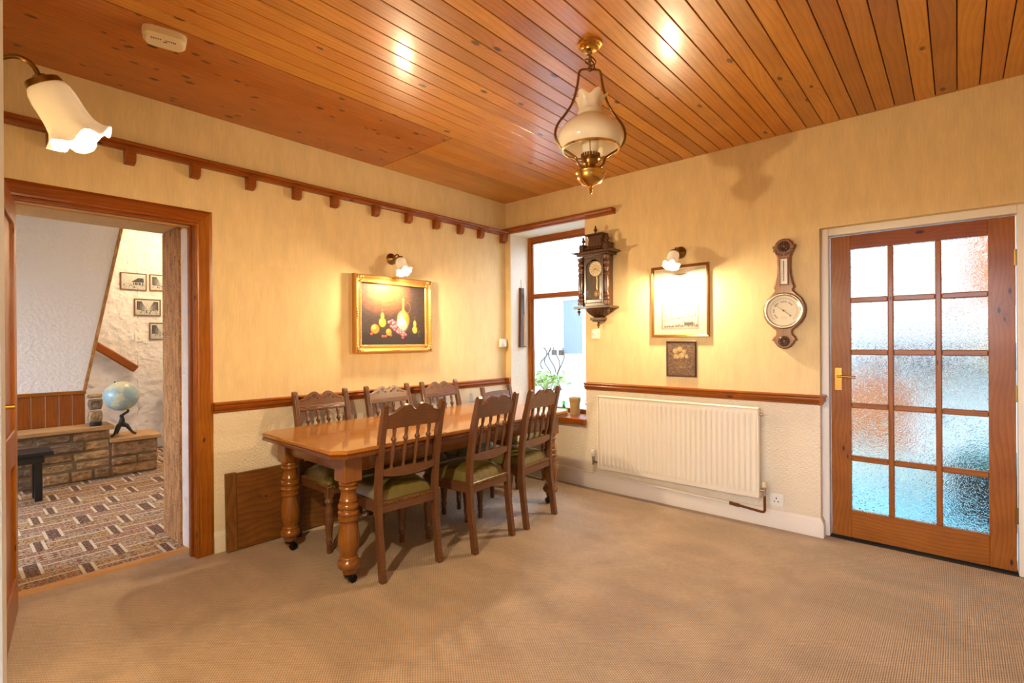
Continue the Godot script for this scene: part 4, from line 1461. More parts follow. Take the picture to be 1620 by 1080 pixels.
func column(b: MB, x: float, z: float, y0: float, y1: float):
	var keep := b.xf
	b.xf = b.xf * Transform3D(Basis(), Vector3(x, y0, z))
	var H := y1 - y0
	var p := vv([0.0, 0, 0.022, 0, 0.022, 0.03])
	var y := 0.034
	for q in [[0.016, 0.0], [0.021, 0.008], [0.023, 0.018], [0.019, 0.028], [0.013, 0.034], [0.019, 0.044], [0.021, 0.054], [0.015, 0.064], [0.012, 0.07], [0.016, 0.09]]:
		p.append(Vector2(q[0], y + q[1]))
	for q in [[0.018, 0.40], [0.016, 0.55], [0.013, 0.60], [0.020, 0.615], [0.020, 0.635], [0.014, 0.65], [0.013, 0.70], [0.018, 0.72], [0.021, 0.75], [0.016, 0.78], [0.012, 0.80], [0.019, 0.82], [0.022, 0.86], [0.017, 0.89], [0.012, 0.91], [0.021, 0.93], [0.022, 1.0]]:
		p.append(Vector2(q[0], H * q[1]))
	b.lathe(p, 14)
	b.xf = keep

func build_clock():
	# origin: on the wall, middle of the case, at the foot of the case
	var t = thing("wall_clock", "dark carved walnut pendulum wall clock with turned columns and finials", "clock", Vector3(0, 1.598, 1.125), RW * Basis.from_scale(Vector3(0.97, 0.97, 0.97)))
	var W := M.walnut as StandardMaterial3D
	var c := MB.new()
	c.bx(-0.125, -0.105, 0.0, 0.45, 0.0, 0.115, 0.003)
	c.bx(0.105, 0.125, 0.0, 0.45, 0.0, 0.115, 0.003)
	c.bx(-0.105, 0.105, 0.0, 0.45, 0.0, 0.014, 0.001)
	c.bx(-0.105, 0.105, 0.425, 0.45, 0.014, 0.115, 0.002)
	c.bx(-0.105, 0.105, 0.0, 0.03, 0.014, 0.115, 0.002)
	part(t, "case", c, W)
	var dr := MB.new()
	dr.bx(-0.100, -0.078, 0.03, 0.425, 0.108, 0.122, 0.003)
	dr.bx(0.078, 0.100, 0.03, 0.425, 0.108, 0.122, 0.003)
	dr.bx(-0.078, 0.078, 0.03, 0.06, 0.108, 0.122, 0.003)
	var arch := vv([-0.078, 0.425, -0.078, 0.37])
	for i in 9:
		var a := PI - PI * i / 8.0
		arch.append(Vector2(0.074 * cos(a), 0.352 + 0.062 * sin(a)))
	arch.append(Vector2(0.078, 0.37))
	arch.append(Vector2(0.078, 0.425))
	dr.extrude(PackedVector2Array(arch), 0.108, 0.122, 0.002, 0)
	var door = part(t, "door", dr, W)
	var gl := MB.new()
	gl.bx(-0.079, 0.079, 0.058, 0.40, 0.112, 0.114, 0.0)
	part(door, "pane", gl, M.glass)
	for s in [-1.0, 1.0]:
		var b := MB.new()
		b.xf = Transform3D(Basis.from_scale(Vector3(1.3, 1, 1.3)), Vector3(s * 0.134, 0, 0.124))
		column(b, 0.0, 0.0, 0.012, 0.438)
		part(t, "column", b, W)
	var cor := MB.new()
	cor.bx(-0.165, 0.165, 0.45, 0.464, 0.0, 0.150, 0.003)
	cor.extrude(PackedVector2Array(vv([-0.205, 0.478, -0.165, 0.464, 0.165, 0.464, 0.205, 0.478, 0.205, 0.486, -0.205, 0.486])), 0.0, 0.178, 0.006, 0)
	part(t, "cornice", cor, W)
	# pediment
	var pd := MB.new()
	for s in [-1.0, 1.0]:
		pd.bx(s * 0.125 - 0.024, s * 0.125 + 0.024, 0.486, 0.548, 0.03, 0.13, 0.003)
		pd.bx(s * 0.125 - 0.028, s * 0.125 + 0.028, 0.548, 0.556, 0.026, 0.134, 0.002)
		finial(pd, Vector3(s * 0.125, 0.556, 0.09), 1.0)
	pd.bx(-0.10, 0.10, 0.486, 0.500, 0.05, 0.125, 0.003)
	for k in 7:
		pd.ball(Vector3(-0.086 + k * 0.0287, 0.518, 0.105), 0.016, 8, 6)
	pd.extrude(PackedVector2Array(vv([-0.085, 0.530, 0.085, 0.530, 0.070, 0.556, 0.064, 0.600, 0.080, 0.632, -0.080, 0.632, -0.064, 0.600, -0.070, 0.556])), 0.05, 0.105, 0.005, 0)
	pd.bx(-0.094, 0.094, 0.632, 0.646, 0.035, 0.120, 0.003)
	finial(pd, Vector3(0, 0.646, 0.085), 0.95)
	part(t, "pediment", pd, W)
	# base shelf, gadrooned bracket, drops
	var bs := MB.new()
	bs.bx(-0.185, 0.185, -0.020, 0.0, 0.0, 0.165, 0.004)
	part(t, "base_shelf", bs, W)
	var g := []
	for i in 9:
		var f := i / 8.0
		var row := []
		for j in 49:
			var a := PI * j / 48.0
			var rr := lerpf(0.125, 0.045, pow(f, 1.5)) * (1.0 + 0.06 * cos(a * 26.0) * sin(PI * clampf(f, 0.05, 0.95)))
			row.append(Vector3(cos(a) * rr, -0.020 - 0.078 * f, 0.02 + sin(a) * rr * 0.95))
		g.append(row)
	var gd := MB.new()
	gd.grid(g, false, func(p): return Vector3(p.x, -0.05, p.z))
	gd.bx(-0.062, 0.062, -0.122, -0.098, 0.0, 0.09, 0.003)
	gd.bx(-0.048, 0.048, -0.136, -0.122, 0.0, 0.075, 0.003)
	finial(gd, Vector3(0, -0.136, 0.045), 0.75, true)
	for s in [-1.0, 1.0]:
		finial(gd, Vector3(s * 0.150, -0.020, 0.13), 0.75, true)
	part(t, "bracket", gd, W)
	# dial, hands, pendulum
	var dl := MB.new()
	dl.xf = Transform3D(Basis(Vector3(1, 0, 0), PI / 2), Vector3(0, 0.335, 0.088))
	dl.lathe(vv([0.070, 0.0, 0.072, 0.005, 0.067, 0.008, 0.064, 0.004]), 32)
	var dial = part(t, "dial", dial_disc(0.066, Vector3(0, 0.335, 0.090)), textured(clock_dial_img(), 0.4), "cream dial with dark numerals")
	part(dial, "bezel", dl, M.brass)
	var hn := MB.new()
	hn.tube([Vector3(0, 0.335, 0.094), Vector3(-0.022, 0.318, 0.094)], [0.0028, 0.0012], 5)
	hn.tube([Vector3(0, 0.335, 0.096), Vector3(0.036, 0.316, 0.096)], [0.0024, 0.001], 5)
	hn.ball(Vector3(0, 0.335, 0.096), 0.004, 8, 6)
	part(dial, "hands", hn, M.black)
	var pn := MB.new()
	pn.bx(-0.004, 0.004, 0.14, 0.27, 0.062, 0.066, 0.001)
	pn.xf = Transform3D(Basis(Vector3(1, 0, 0), PI / 2), Vector3(0.0, 0.115, 0.066))
	pn.lathe(vv([0.0, 0.008, 0.012, 0.008, 0.016, 0.005, 0.026, 0.007, 0.031, 0.004, 0.033, 0.0, 0.030, -0.004, 0.0, -0.006]), 24)
	part(t, "pendulum", pn, M.brass)

func dial_disc(r: float, at: Vector3) -> MB:
	var b := MB.new()
	b.xf.origin = at
	var N := Vector3(0, 0, 1)
	for k in 40:
		var a := TAU * k / 40.0
		var c := TAU * (k + 1) / 40.0
		b.tri(Vector3.ZERO, Vector3(cos(a), sin(a), 0) * r, Vector3(cos(c), sin(c), 0) * r, N, N, N, Vector2(0.5, 0.5), Vector2(0.5 + 0.5 * cos(a), 0.5 - 0.5 * sin(a)), Vector2(0.5 + 0.5 * cos(c), 0.5 - 0.5 * sin(c)))
	return b

func textured(im: Image, rough: float) -> StandardMaterial3D:
	var m := mat(Color.WHITE, rough)
	m.albedo_texture = tex(im)
	return m

func build_barometer():
	# origin at the middle of the dial
	var t = thing("barometer", "carved oak banjo barometer with round dial and thermometer", "barometer", Vector3(0, 1.498, 2.580), RW)
	var half := vv([0.0, 0.492, 0.030, 0.486, 0.050, 0.468, 0.058, 0.448, 0.072, 0.446, 0.071, 0.432, 0.062, 0.412, 0.052, 0.388, 0.044, 0.368, 0.042, 0.30, 0.046, 0.24, 0.056, 0.190, 0.066, 0.160, 0.060, 0.150, 0.056, 0.140, 0.075, 0.115, 0.108, 0.082, 0.128, 0.040, 0.133, 0.0, 0.126, -0.044, 0.106, -0.082, 0.076, -0.112, 0.052, -0.132, 0.050, -0.152, 0.056, -0.166, 0.066, -0.172, 0.080, -0.202, 0.066, -0.206, 0.058, -0.222, 0.040, -0.246, 0.018, -0.258, 0.0, -0.260])
	var pl := PackedVector2Array(half)
	for i in range(half.size() - 2, 0, -1):
		pl.append(Vector2(-half[i].x, half[i].y))
	var b := MB.new()
	b.extrude(pl, 0.0, 0.032, 0.008, 1)
	part(t, "body", b, M.baro)
	var z := Basis(Vector3(1, 0, 0), PI / 2)
	lathe_part(t, "bezel", M.chrome, vv([0.122, 0.0, 0.123, 0.012, 0.118, 0.020, 0.110, 0.021, 0.102, 0.014, 0.100, 0.008]), Vector3(0, 0, 0.030), 48, z)
	var dial = part(t, "dial", dial_disc(0.103, Vector3(0, 0, 0.040)), textured(baro_dial_img(), 0.5), "cream dial with scale")
	var hn := MB.new()
	hn.tube([Vector3(0.045, -0.038, 0.045), Vector3(-0.058, 0.046, 0.045)], [0.0016, 0.001], 5)
	hn.ball(Vector3(0.042, -0.036, 0.045), 0.006, 8, 6, Vector3(1, 1, 0.4))
	hn.ball(Vector3(0, 0, 0.046), 0.007, 10, 6)
	part(dial, "needle", hn, M.aged_brass)
	var gl := MB.new()
	gl.xf.origin = Vector3(0, 0, 0.0)
	part(t, "pane", dial_disc(0.109, Vector3(0, 0, 0.050)), M.glass)
	rb(t, "thermometer_plate", M.plastic, -0.020, 0.022, 0.182, 0.352, 0.032, 0.036, 0.001, 1, "pale thermometer scale")
	rb(t, "thermometer_frame", M.baro, -0.028, -0.020, 0.174, 0.360, 0.030, 0.042, 0.002)
	rb(t, "thermometer_frame", M.baro, 0.022, 0.030, 0.174, 0.360, 0.030, 0.042, 0.002)
	rb(t, "thermometer_frame", M.baro, -0.020, 0.022, 0.352, 0.360, 0.030, 0.042, 0.002)
	rb(t, "thermometer_frame", M.baro, -0.020, 0.022, 0.174, 0.182, 0.030, 0.042, 0.002)
	var th := MB.new()
	th.tube([Vector3(0.001, 0.20, 0.038), Vector3(0.001, 0.34, 0.038)], 0.0025, 6)
	for k in 14:
		th.bx(-0.014, -0.004, 0.20 + k * 0.0105, 0.2015 + k * 0.0105, 0.036, 0.0365, 0.0)
	part(t, "thermometer_tube", th, mat(Color(0.25, 0.22, 0.2), 0.3))
	# carved rosettes
	for q in [[0.435, 0.036], [-0.208, 0.034]]:
		var r := MB.new()
		for k in 10:
			var a := TAU * k / 10.0
			r.ball(Vector3(cos(a) * q[1] * 0.66, q[0] + sin(a) * q[1] * 0.66, 0.033), q[1] * 0.26, 7, 5)
			r.ball(Vector3(cos(a + 0.3) * q[1] * 0.30, q[0] + sin(a + 0.3) * q[1] * 0.30, 0.035), q[1] * 0.16, 6, 4)
		var ring := []
		for k in 25:
			ring.append(Vector3(cos(TAU * k / 24.0) * q[1], q[0] + sin(TAU * k / 24.0) * q[1], 0.032))
		r.tube(ring, 0.004, 6, false)
		part(t, "rosette", r, M.walnut, "dark carved rosette")
	var lf := MB.new()
	for s in [-1.0, 1.0]:
		for q in [[0.050, 0.405, 0.014], [0.036, 0.386, 0.011], [0.016, 0.378, 0.013]]:
			var sp := []
			for k in 10:
				var a: float = k * 0.6
				sp.append(Vector3(s * (q[0] + q[2] * (1.0 - k / 12.0) * cos(a)), q[1] + q[2] * (1.0 - k / 12.0) * sin(a), 0.032))
			lf.tube(sp, 0.0035, 5)
	part(t, "leaf_carving", lf, M.walnut)

# ---------------------------------------------------------------- lamps
func ruffled(prof: Array, seg: int, waves: int, from: float, amp: float, lift := 0.0) -> Array:
	# turned profile whose rim (the part past "from", 0..1 along the profile) waves in and out
	var g := []
	for i in prof.size():
		var f := float(i) / (prof.size() - 1)
		var k := smoothstep(from, 1.0, f)
		var row := []
		for j in seg:
			var a := TAU * j / seg
			var w := cos(a * waves) * k
			var r: float = prof[i].x * (1.0 + amp * w)
			row.append(Vector3(cos(a) * r, prof[i].y + lift * w, sin(a) * r))
		g.append(row)
	return g

func build_pendant():
	# origin: top of the rose at the ceiling
	var t = thing("pendant_lamp", "unlit brass oil-lamp style pendant with white opal glass shade", "lamp", Vector3(-1.792, CEIL, 2.166))
	lathe_part(t, "ceiling_rose", M.brass, vv([0.0, -0.046, 0.010, -0.046, 0.012, -0.040, 0.030, -0.036, 0.034, -0.026, 0.046, -0.022, 0.048, -0.014, 0.058, -0.010, 0.060, 0.0]), Vector3.ZERO, 32)
	var ch := MB.new()
	for k in 4:
		var lk := []
		for i in 13:
			var a := TAU * i / 12.0
			var q := Vector3(0.008 * cos(a), 0.014 * sin(a), 0)
			if k % 2:
				q = Vector3(0, q.y, q.x)
			lk.append(q + Vector3(0, -0.055 - k * 0.020, 0))
		ch.tube(lk, 0.0022, 6, false)
	part(t, "chain", ch, M.aged_brass)
	var cord := MB.new()
	var cp := []
	for k in 40:
		var a := k * 0.45
		cp.append(Vector3(0.004 + 0.028 * sin(a) * sin(k * 0.08), -0.046 - 0.075 * k / 40.0 - 0.012 * cos(a * 0.9), 0.026 * cos(a) * sin(k * 0.08)))
	cord.tube(cp, 0.0028, 6)
	part(t, "cord", cord, mat(Color(0.25, 0.18, 0.1), 0.5), "coiled dark flex")
	var hp := vv([0.0, -0.125, 0.020, -0.122, 0.042, -0.126, 0.052, -0.140, 0.060, -0.195, 0.083, -0.278, 0.118, -0.335, 0.150, -0.375, 0.166, -0.415, 0.163, -0.455, 0.138, -0.492, 0.090, -0.525, 0.070, -0.540, 0.062, -0.566, 0.045, -0.582, 0.022, -0.584])
	for s in [-1.0, 1.0]:
		var h := MB.new()
		var pts := []
		for i in hp.size() - 1:
			for k in 4:
				var q: Vector2 = hp[i].cubic_interpolate(hp[i + 1], hp[max(i - 1, 0)], hp[min(i + 2, hp.size() - 1)], k / 4.0)
				pts.append(Vector3(s * q.x * 0.70, q.y, s * q.x * 0.714))
		h.tube(pts, 0.0058, 8)
		part(t, "harp", h, M.aged_brass)
	var kn := MB.new()
	kn.ball(Vector3(0, -0.125, 0), 0.010, 10, 8)
	part(t, "knob", kn, M.aged_brass)
	# shade: bowl, waist and ruffled crown
	var sp := vv([0.131, -0.502, 0.146, -0.482, 0.155, -0.458, 0.154, -0.436, 0.144, -0.412, 0.124, -0.388, 0.098, -0.368, 0.074, -0.355, 0.062, -0.346, 0.058, -0.338, 0.060, -0.326, 0.055, -0.320, 0.053, -0.305, 0.055, -0.285, 0.062, -0.268, 0.074, -0.252])
	var sb := MB.new()
	sb.grid(ruffled(sp, 60, 6, 0.72, 0.14, 0.010), true, func(p): return Vector3(p.x, 0.2 * (p.y + 0.45), p.z))
	var ip := []
	for q in sp:
		ip.append(Vector2(q.x - 0.003, q.y))
	sb.grid(ruffled(ip, 60, 6, 0.72, 0.14, 0.010), true, func(p): return -Vector3(p.x, 0.2 * (p.y + 0.45), p.z))
	part(t, "shade", sb, M.opal, "white opal glass shade with ruffled crown")
	lathe_part(t, "shade_ring", M.brass, vv([0.134, -0.506, 0.138, -0.500, 0.134, -0.494, 0.128, -0.496, 0.126, -0.506, 0.134, -0.506]), Vector3.ZERO, 48)
	var ar := MB.new()
	for k in 3:
		var a := TAU * k / 3.0 + 0.5
		ar.tube([Vector3(cos(a) * 0.030, -0.556, sin(a) * 0.030), Vector3(cos(a) * 0.09, -0.535, sin(a) * 0.09), Vector3(cos(a) * 0.130, -0.503, sin(a) * 0.130)], 0.0025, 6)
	part(t, "shade_arm", ar, M.brass)
	var cg := MB.new()
	cg.lathe(vv([0.030, -0.535, 0.034, -0.515, 0.040, -0.49, 0.040, -0.46, 0.034, -0.42, 0.031, -0.34, 0.031, -0.29]), 24)
	part(t, "chimney", cg, M.opal, "pale glass chimney inside the shade")
	var bu := MB.new()
	bu.lathe(vv([0.030, -0.572, 0.034, -0.566, 0.036, -0.552, 0.044, -0.548, 0.044, -0.538, 0.034, -0.535]), 24)
	for k in 20:
		var a := TAU * k / 20.0
		bu.bx(cos(a) * 0.042 - 0.003, cos(a) * 0.042 + 0.003, -0.54, -0.522, sin(a) * 0.042 - 0.003, sin(a) * 0.042 + 0.003, 0.001)
	part(t, "burner", bu, M.aged_brass)
	lathe_part(t, "font", M.brass, vv([0.0, -0.712, 0.004, -0.709, 0.009, -0.702, 0.005, -0.694, 0.009, -0.690, 0.012, -0.684, 0.007, -0.678, 0.012, -0.674, 0.028, -0.668, 0.048, -0.658, 0.060, -0.644, 0.066, -0.630, 0.067, -0.620, 0.072, -0.616, 0.072, -0.609, 0.062, -0.602, 0.044, -0.596, 0.034, -0.590, 0.032, -0.580, 0.026, -0.574, 0.030, -0.570]), Vector3.ZERO, 40)

func build_sconces():
	var g := "brass wall lamps with tulip shades"
	sconce("brass wall lamp with lit white tulip shade, large at the upper left", Vector3(-3.795, 1.885, 1.965), NW, g, 2.4)
	sconce("lit brass wall lamp above the gilt framed painting", Vector3(-1.392, 1.978, 0.0), LW, g, 1.75)
	sconce("lit brass wall lamp above the framed map", Vector3(0, 1.985, 1.845), RW, g, 1.7)

func sconce(label, at, basis, group, energy):
	var t = thing("wall_lamp", label, "lamp", at, basis, group)
	var zb := Basis(Vector3(1, 0, 0), PI / 2)
	lathe_part(t, "wall_plate", M.aged_brass, vv([0.046, 0.0, 0.047, 0.005, 0.040, 0.012, 0.030, 0.014, 0.027, 0.020, 0.014, 0.026, 0.010, 0.034, 0.0, 0.036]), Vector3.ZERO, 28, zb)
	var b := MB.new()
	var pts := []
	var ctl := [Vector3(0, 0, 0.02), Vector3(0, 0.012, 0.045), Vector3(0, 0.026, 0.066), Vector3(0, 0.027, 0.086), Vector3(0, 0.016, 0.100), Vector3(0, -0.004, 0.109)]
	for i in ctl.size() - 1:
		for k in 4:
			pts.append(ctl[i].cubic_interpolate(ctl[i + 1], ctl[max(i - 1, 0)], ctl[min(i + 2, ctl.size() - 1)], k / 4.0))
	pts.append(ctl[5])
	b.tube(pts, 0.0052, 8)
	part(t, "arm", b, M.aged_brass)
	# shade hangs out and down
	var ax := Transform3D(Basis(Vector3(1, 0, 0), deg_to_rad(-30.0)), Vector3(0, -0.004, 0.110))
	var cap := MB.new()
	cap.xf = ax
	cap.lathe(vv([0.0, 0.006, 0.012, 0.006, 0.018, 0.0, 0.033, -0.004, 0.035, -0.010, 0.035, -0.020, 0.033, -0.021]), 24)
	part(t, "shade_holder", cap, M.aged_brass)
	var sp := vv([0.030, -0.012, 0.036, -0.018, 0.041, -0.030, 0.043, -0.048, 0.043, -0.068, 0.044, -0.088, 0.047, -0.106, 0.053, -0.122, 0.063, -0.134])
	var sh := MB.new()
	sh.xf = ax
	sh.grid(ruffled(sp, 48, 6, 0.66, 0.10, 0.007), true, func(p): return Vector3(p.x, 0, p.z))
	var ip := []
	for q in sp:
		ip.append(Vector2(q.x - 0.0025, q.y))
	sh.grid(ruffled(ip, 48, 6, 0.66, 0.10, 0.007), true, func(p): return -Vector3(p.x, 0, p.z))
	part(t, "shade", sh, M.tulip, "white opal tulip glass shade")
	var bl := MB.new()
	bl.xf = ax
	bl.lathe(vv([0.0, -0.162, 0.012, -0.160, 0.022, -0.153, 0.028, -0.140, 0.030, -0.126, 0.027, -0.108, 0.020, -0.088, 0.015, -0.068, 0.013, -0.05]), 20)
	part(t, "bulb", bl, M.bulb, "glowing bulb")
	var l := OmniLight3D.new()
	l.name = "lamp_light"
	l.light_color = Color(1.0, 0.90, 0.725)
	l.light_energy = energy
	l.light_size = 0.028
	l.omni_range = 12.0
	l.omni_attenuation = 2.0
	l.shadow_enabled = true
	l.position = ax * Vector3(0, -0.130, 0)
	t.add_child(l)

# ---------------------------------------------------------------- small fittings
func build_small():
	# smoke alarm on the ceiling
	var s = thing("smoke_alarm", "cream plastic smoke alarm on the pine ceiling", "smoke alarm", Vector3(-3.150, CEIL, 0.765), yaw(-12.0))
	var pl := PackedVector2Array()
	for k in 32:
		var a := TAU * k / 32.0
		pl.append(Vector2(signf(cos(a)) * pow(absf(cos(a)), 0.45) * 0.085, signf(sin(a)) * pow(absf(sin(a)), 0.6) * 0.062))
	var b := MB.new()
	b.xf = Transform3D(Basis(Vector3(1, 0, 0), Vector3(0, 0, 1), Vector3(0, -1, 0)), Vector3.ZERO)
	b.extrude(pl, 0.0, 0.010, 0.0, 0)
	var p2 := PackedVector2Array()
	for q in pl:
		p2.append(q * 0.96)
	b.extrude(p2, 0.010, 0.042, 0.012, 0)
	part(s, "body", b, M.old_plastic)
	var sl := MB.new()
	sl.xf = b.xf
	for k in 16:
		if k % 8 < 6:
			var a := PI * (0.08 + 0.84 * k / 15.0)
			sl.bx(-0.052 + k * 0.0068, -0.0485 + k * 0.0068, 0.018 + 0.006 * sin(a), 0.034, 0.0415, 0.0425, 0.0)
	sl.bx(-0.006, 0.008, 0.012, 0.018, 0.0415, 0.044, 0.001)
	part(s, "vent_slots", sl, M.dark_slot, "dark vent slots")
	# switches, socket, thermostat
	var w = thing("light_switch", "white plastic light switch under the clock", "switch", Vector3(0, 1.362, 1.072), RW)
	rb(w, "plate", M.plastic, -0.043, 0.043, -0.043, 0.043, 0.0, 0.009, 0.004)
	rb(w, "rocker", M.plastic, -0.012, 0.012, -0.015, 0.015, 0.009, 0.014, 0.003)
	for x in [-0.03, 0.03]:
		rb(w, "screw", M.chrome, x - 0.004, x + 0.004, -0.004, 0.004, 0.009, 0.010, 0.001)
	var so = thing("power_socket", "white plastic power socket near the door by the skirting", "socket", Vector3(0, 0.192, 2.520), RW)
	rb(so, "plate", M.plastic, -0.043, 0.043, -0.043, 0.043, 0.0, 0.009, 0.004)
	for q in [[0.0, 0.012, 0.004, 0.009], [-0.012, -0.010, 0.006, 0.003], [0.012, -0.010, 0.006, 0.003]]:
		rb(so, "pin_hole", M.dark_slot, q[0] - q[2] / 2 - 0.001, q[0] + q[2] / 2 + 0.001, q[1] - q[3] / 2 - 0.002, q[1] + q[3] / 2 + 0.002, 0.0085, 0.0095, 0.0)
	rb(so, "switch_rocker", M.plastic, 0.022, 0.034, 0.004, 0.026, 0.009, 0.013, 0.002)
	var th = thing("thermostat", "small white room thermostat on the left wall by the corner", "thermostat", Vector3(-0.062, 1.284, 0.0), LW)
	rb(th, "body", M.plastic, -0.048, 0.048, -0.042, 0.042, 0.0, 0.030, 0.006)
	lathe_part(th, "knob", M.plastic, vv([0.026, 0.0, 0.026, 0.006, 0.022, 0.009, 0.0, 0.009]), Vector3(0.006, 0.0, 0.030), 24, Basis(Vector3(1, 0, 0), PI / 2))
	# old timber leaf leaning on the wall behind the table
	var lf = thing("table_leaf", "dark brown wooden leaf board leaning on the left wall behind the table", "board", Vector3(-2.664, 0.0, 0.052), Basis(Vector3(1, 0, 0), deg_to_rad(-2.2)))
	rb(lf, "cleat", M.board, 0.0, 0.062, 0.004, 0.487, 0.0, 0.024, 0.002, 1)
	rb(lf, "panel", tint(M.board, Color(1.0, 0.96, 0.86)), 0.064, 0.50, 0.004, 0.480, 0.0, 0.022, 0.002, 0)
	rb(lf, "panel", M.board, 0.501, 0.95, 0.004, 0.480, 0.0, 0.022, 0.002, 0)
	# dark tapering object hung in the window reveal
	var pd = thing("wooden_paddle", "dark tapering wooden paddle hanging in the window reveal", "ornament", Vector3(0.165, 1.24, 0.066), LW)
	var q := MB.new()
	q.extrude(PackedVector2Array(vv([-0.050, 0.0, 0.052, 0.0, 0.024, 0.40, 0.020, 0.56, 0.018, 0.612, -0.036, 0.612, -0.034, 0.56, -0.040, 0.40])), 0.0, 0.030, 0.006, 1)
	part(pd, "blade", q, M.walnut)
	var q2 := MB.new()
	q2.extrude(PackedVector2Array(vv([0.0, 0.01, 0.046, 0.01, 0.022, 0.36, 0.0, 0.33])), 0.030, 0.036, 0.003, 1)
	part(pd, "pale_facing", q2, M.sand_wood, "pale wood facing")
	var q3 := MB.new()
	q3.tube([Vector3(-0.010, 0.610, 0.012), Vector3(-0.008, 0.70, 0.004)], 0.0018, 5)
	part(pd, "cord", q3, M.iron)

func leafy(t, n: int, ctr: Vector3, spread: Vector3, size: float, mt, sd: int):
	var r := RandomNumberGenerator.new()
	r.seed = sd
	var st := MB.new()
	var lv := MB.new()
	lv.colored = true
	for i in n:
		var tip := ctr + Vector3(r.randf_range(-1, 1) * spread.x, r.randf_range(-0.6, 1) * spread.y, r.randf_range(-1, 1) * spread.z)
		if i % 5 == 0:
			st.tube([Vector3(ctr.x * 0.3, 0.0, ctr.z * 0.3), Vector3(lerpf(ctr.x, tip.x, 0.4), tip.y * 0.6, lerpf(ctr.z, tip.z, 0.4)), tip], [0.005, 0.004, 0.002], 5)
		var up := Vector3(r.randf_range(-0.7, 0.7), 1, r.randf_range(-0.7, 0.7)).normalized()
		var sx := up.cross(Vector3(r.randf_range(-1, 1), 0.1, r.randf_range(-1, 1))).normalized()
		var sz := sx.cross(up)
		var s := size * r.randf_range(0.6, 1.2)
		lv.col = Color(0.16, 0.36, 0.06).lerp(Color(0.34, 0.52, 0.10), r.randf())
		for k in 8:
			var a := TAU * k / 8.0
			var c := TAU * (k + 1) / 8.0
			var p1 := tip + (sx * cos(a) + sz * sin(a)) * s + up * s * 0.25
			var p2 := tip + (sx * cos(c) + sz * sin(c)) * s + up * s * 0.25
			lv.tri(tip, p1, p2, up, up, up, Vector2.ZERO, Vector2(1, 0), Vector2(0, 1))
	part(t, "stems", st, mat(Color(0.35, 0.42, 0.18), 0.7))
	part(t, "leaves", lv, mt, "", "stuff")

func build_sill():
	M.leaf = mat(Color.WHITE, 0.5, {"vertex_color_use_as_albedo": true, "backlight_enabled": true, "backlight": Color(0.5, 0.6, 0.2)})
	var pt = thing("flower_pot", "tall beige clay pot on the window sill beside the bottle", "pot", Vector3(0.16, 0.60, 0.735))
	lathe_part(pt, "pot", mat(Color(0.72, 0.60, 0.40), 0.7), vv([0.0, 0.0, 0.040, 0.0, 0.043, 0.01, 0.050, 0.12, 0.051, 0.125, 0.055, 0.128, 0.056, 0.165, 0.052, 0.168, 0.048, 0.160, 0.046, 0.10, 0.0, 0.09]), Vector3.ZERO, 28)
	var bt = thing("bottle", "small green glass bottle on the window sill", "bottle", Vector3(0.09, 0.60, 0.655))
	lathe_part(bt, "bottle_glass", M.bottle, vv([0.0, 0.002, 0.032, 0.002, 0.037, 0.008, 0.038, 0.04, 0.034, 0.056, 0.018, 0.072, 0.013, 0.082, 0.0125, 0.120, 0.016, 0.122, 0.016, 0.130, 0.0, 0.131]), Vector3.ZERO, 24)
	var pk = thing("red_carton", "small red and white carton on the window sill behind the near chair", "carton", Vector3(0.10, 0.60, 0.33))
	rb(pk, "carton_body", mat(Color(0.88, 0.86, 0.84), 0.5), -0.045, 0.045, 0.0, 0.055, -0.03, 0.03, 0.002)
	rb(pk, "carton_lid", mat(Color(0.75, 0.10, 0.08), 0.5), -0.046, 0.046, 0.055, 0.105, -0.031, 0.031, 0.002)
	var sp = thing("sill_plant", "small bright green seedling at the right end of the window sill", "plant", Vector3(0.20, 0.60, 0.885))
	lathe_part(sp, "pot", mat(Color(0.55, 0.33, 0.2), 0.8), vv([0.0, 0.0, 0.03, 0.0, 0.038, 0.05, 0.034, 0.05, 0.0, 0.045]), Vector3.ZERO, 18)
	leafy(sp, 34, Vector3(0, 0.10, 0), Vector3(0.05, 0.05, 0.05), 0.018, M.leaf, 5)
	var gp = thing("potted_geranium", "leafy green pot plant standing outside the window behind the chairs", "plant", Vector3(0.55, 0.601, 0.12))
	lathe_part(gp, "pot", mat(Color(0.60, 0.34, 0.2), 0.8), vv([0.0, 0.0, 0.06, 0.0, 0.075, 0.11, 0.080, 0.11, 0.080, 0.13, 0.070, 0.13, 0.0, 0.12]), Vector3.ZERO, 22)
	leafy(gp, 130, Vector3(0, 0.26, 0), Vector3(0.16, 0.10, 0.20), 0.030, M.leaf, 6)

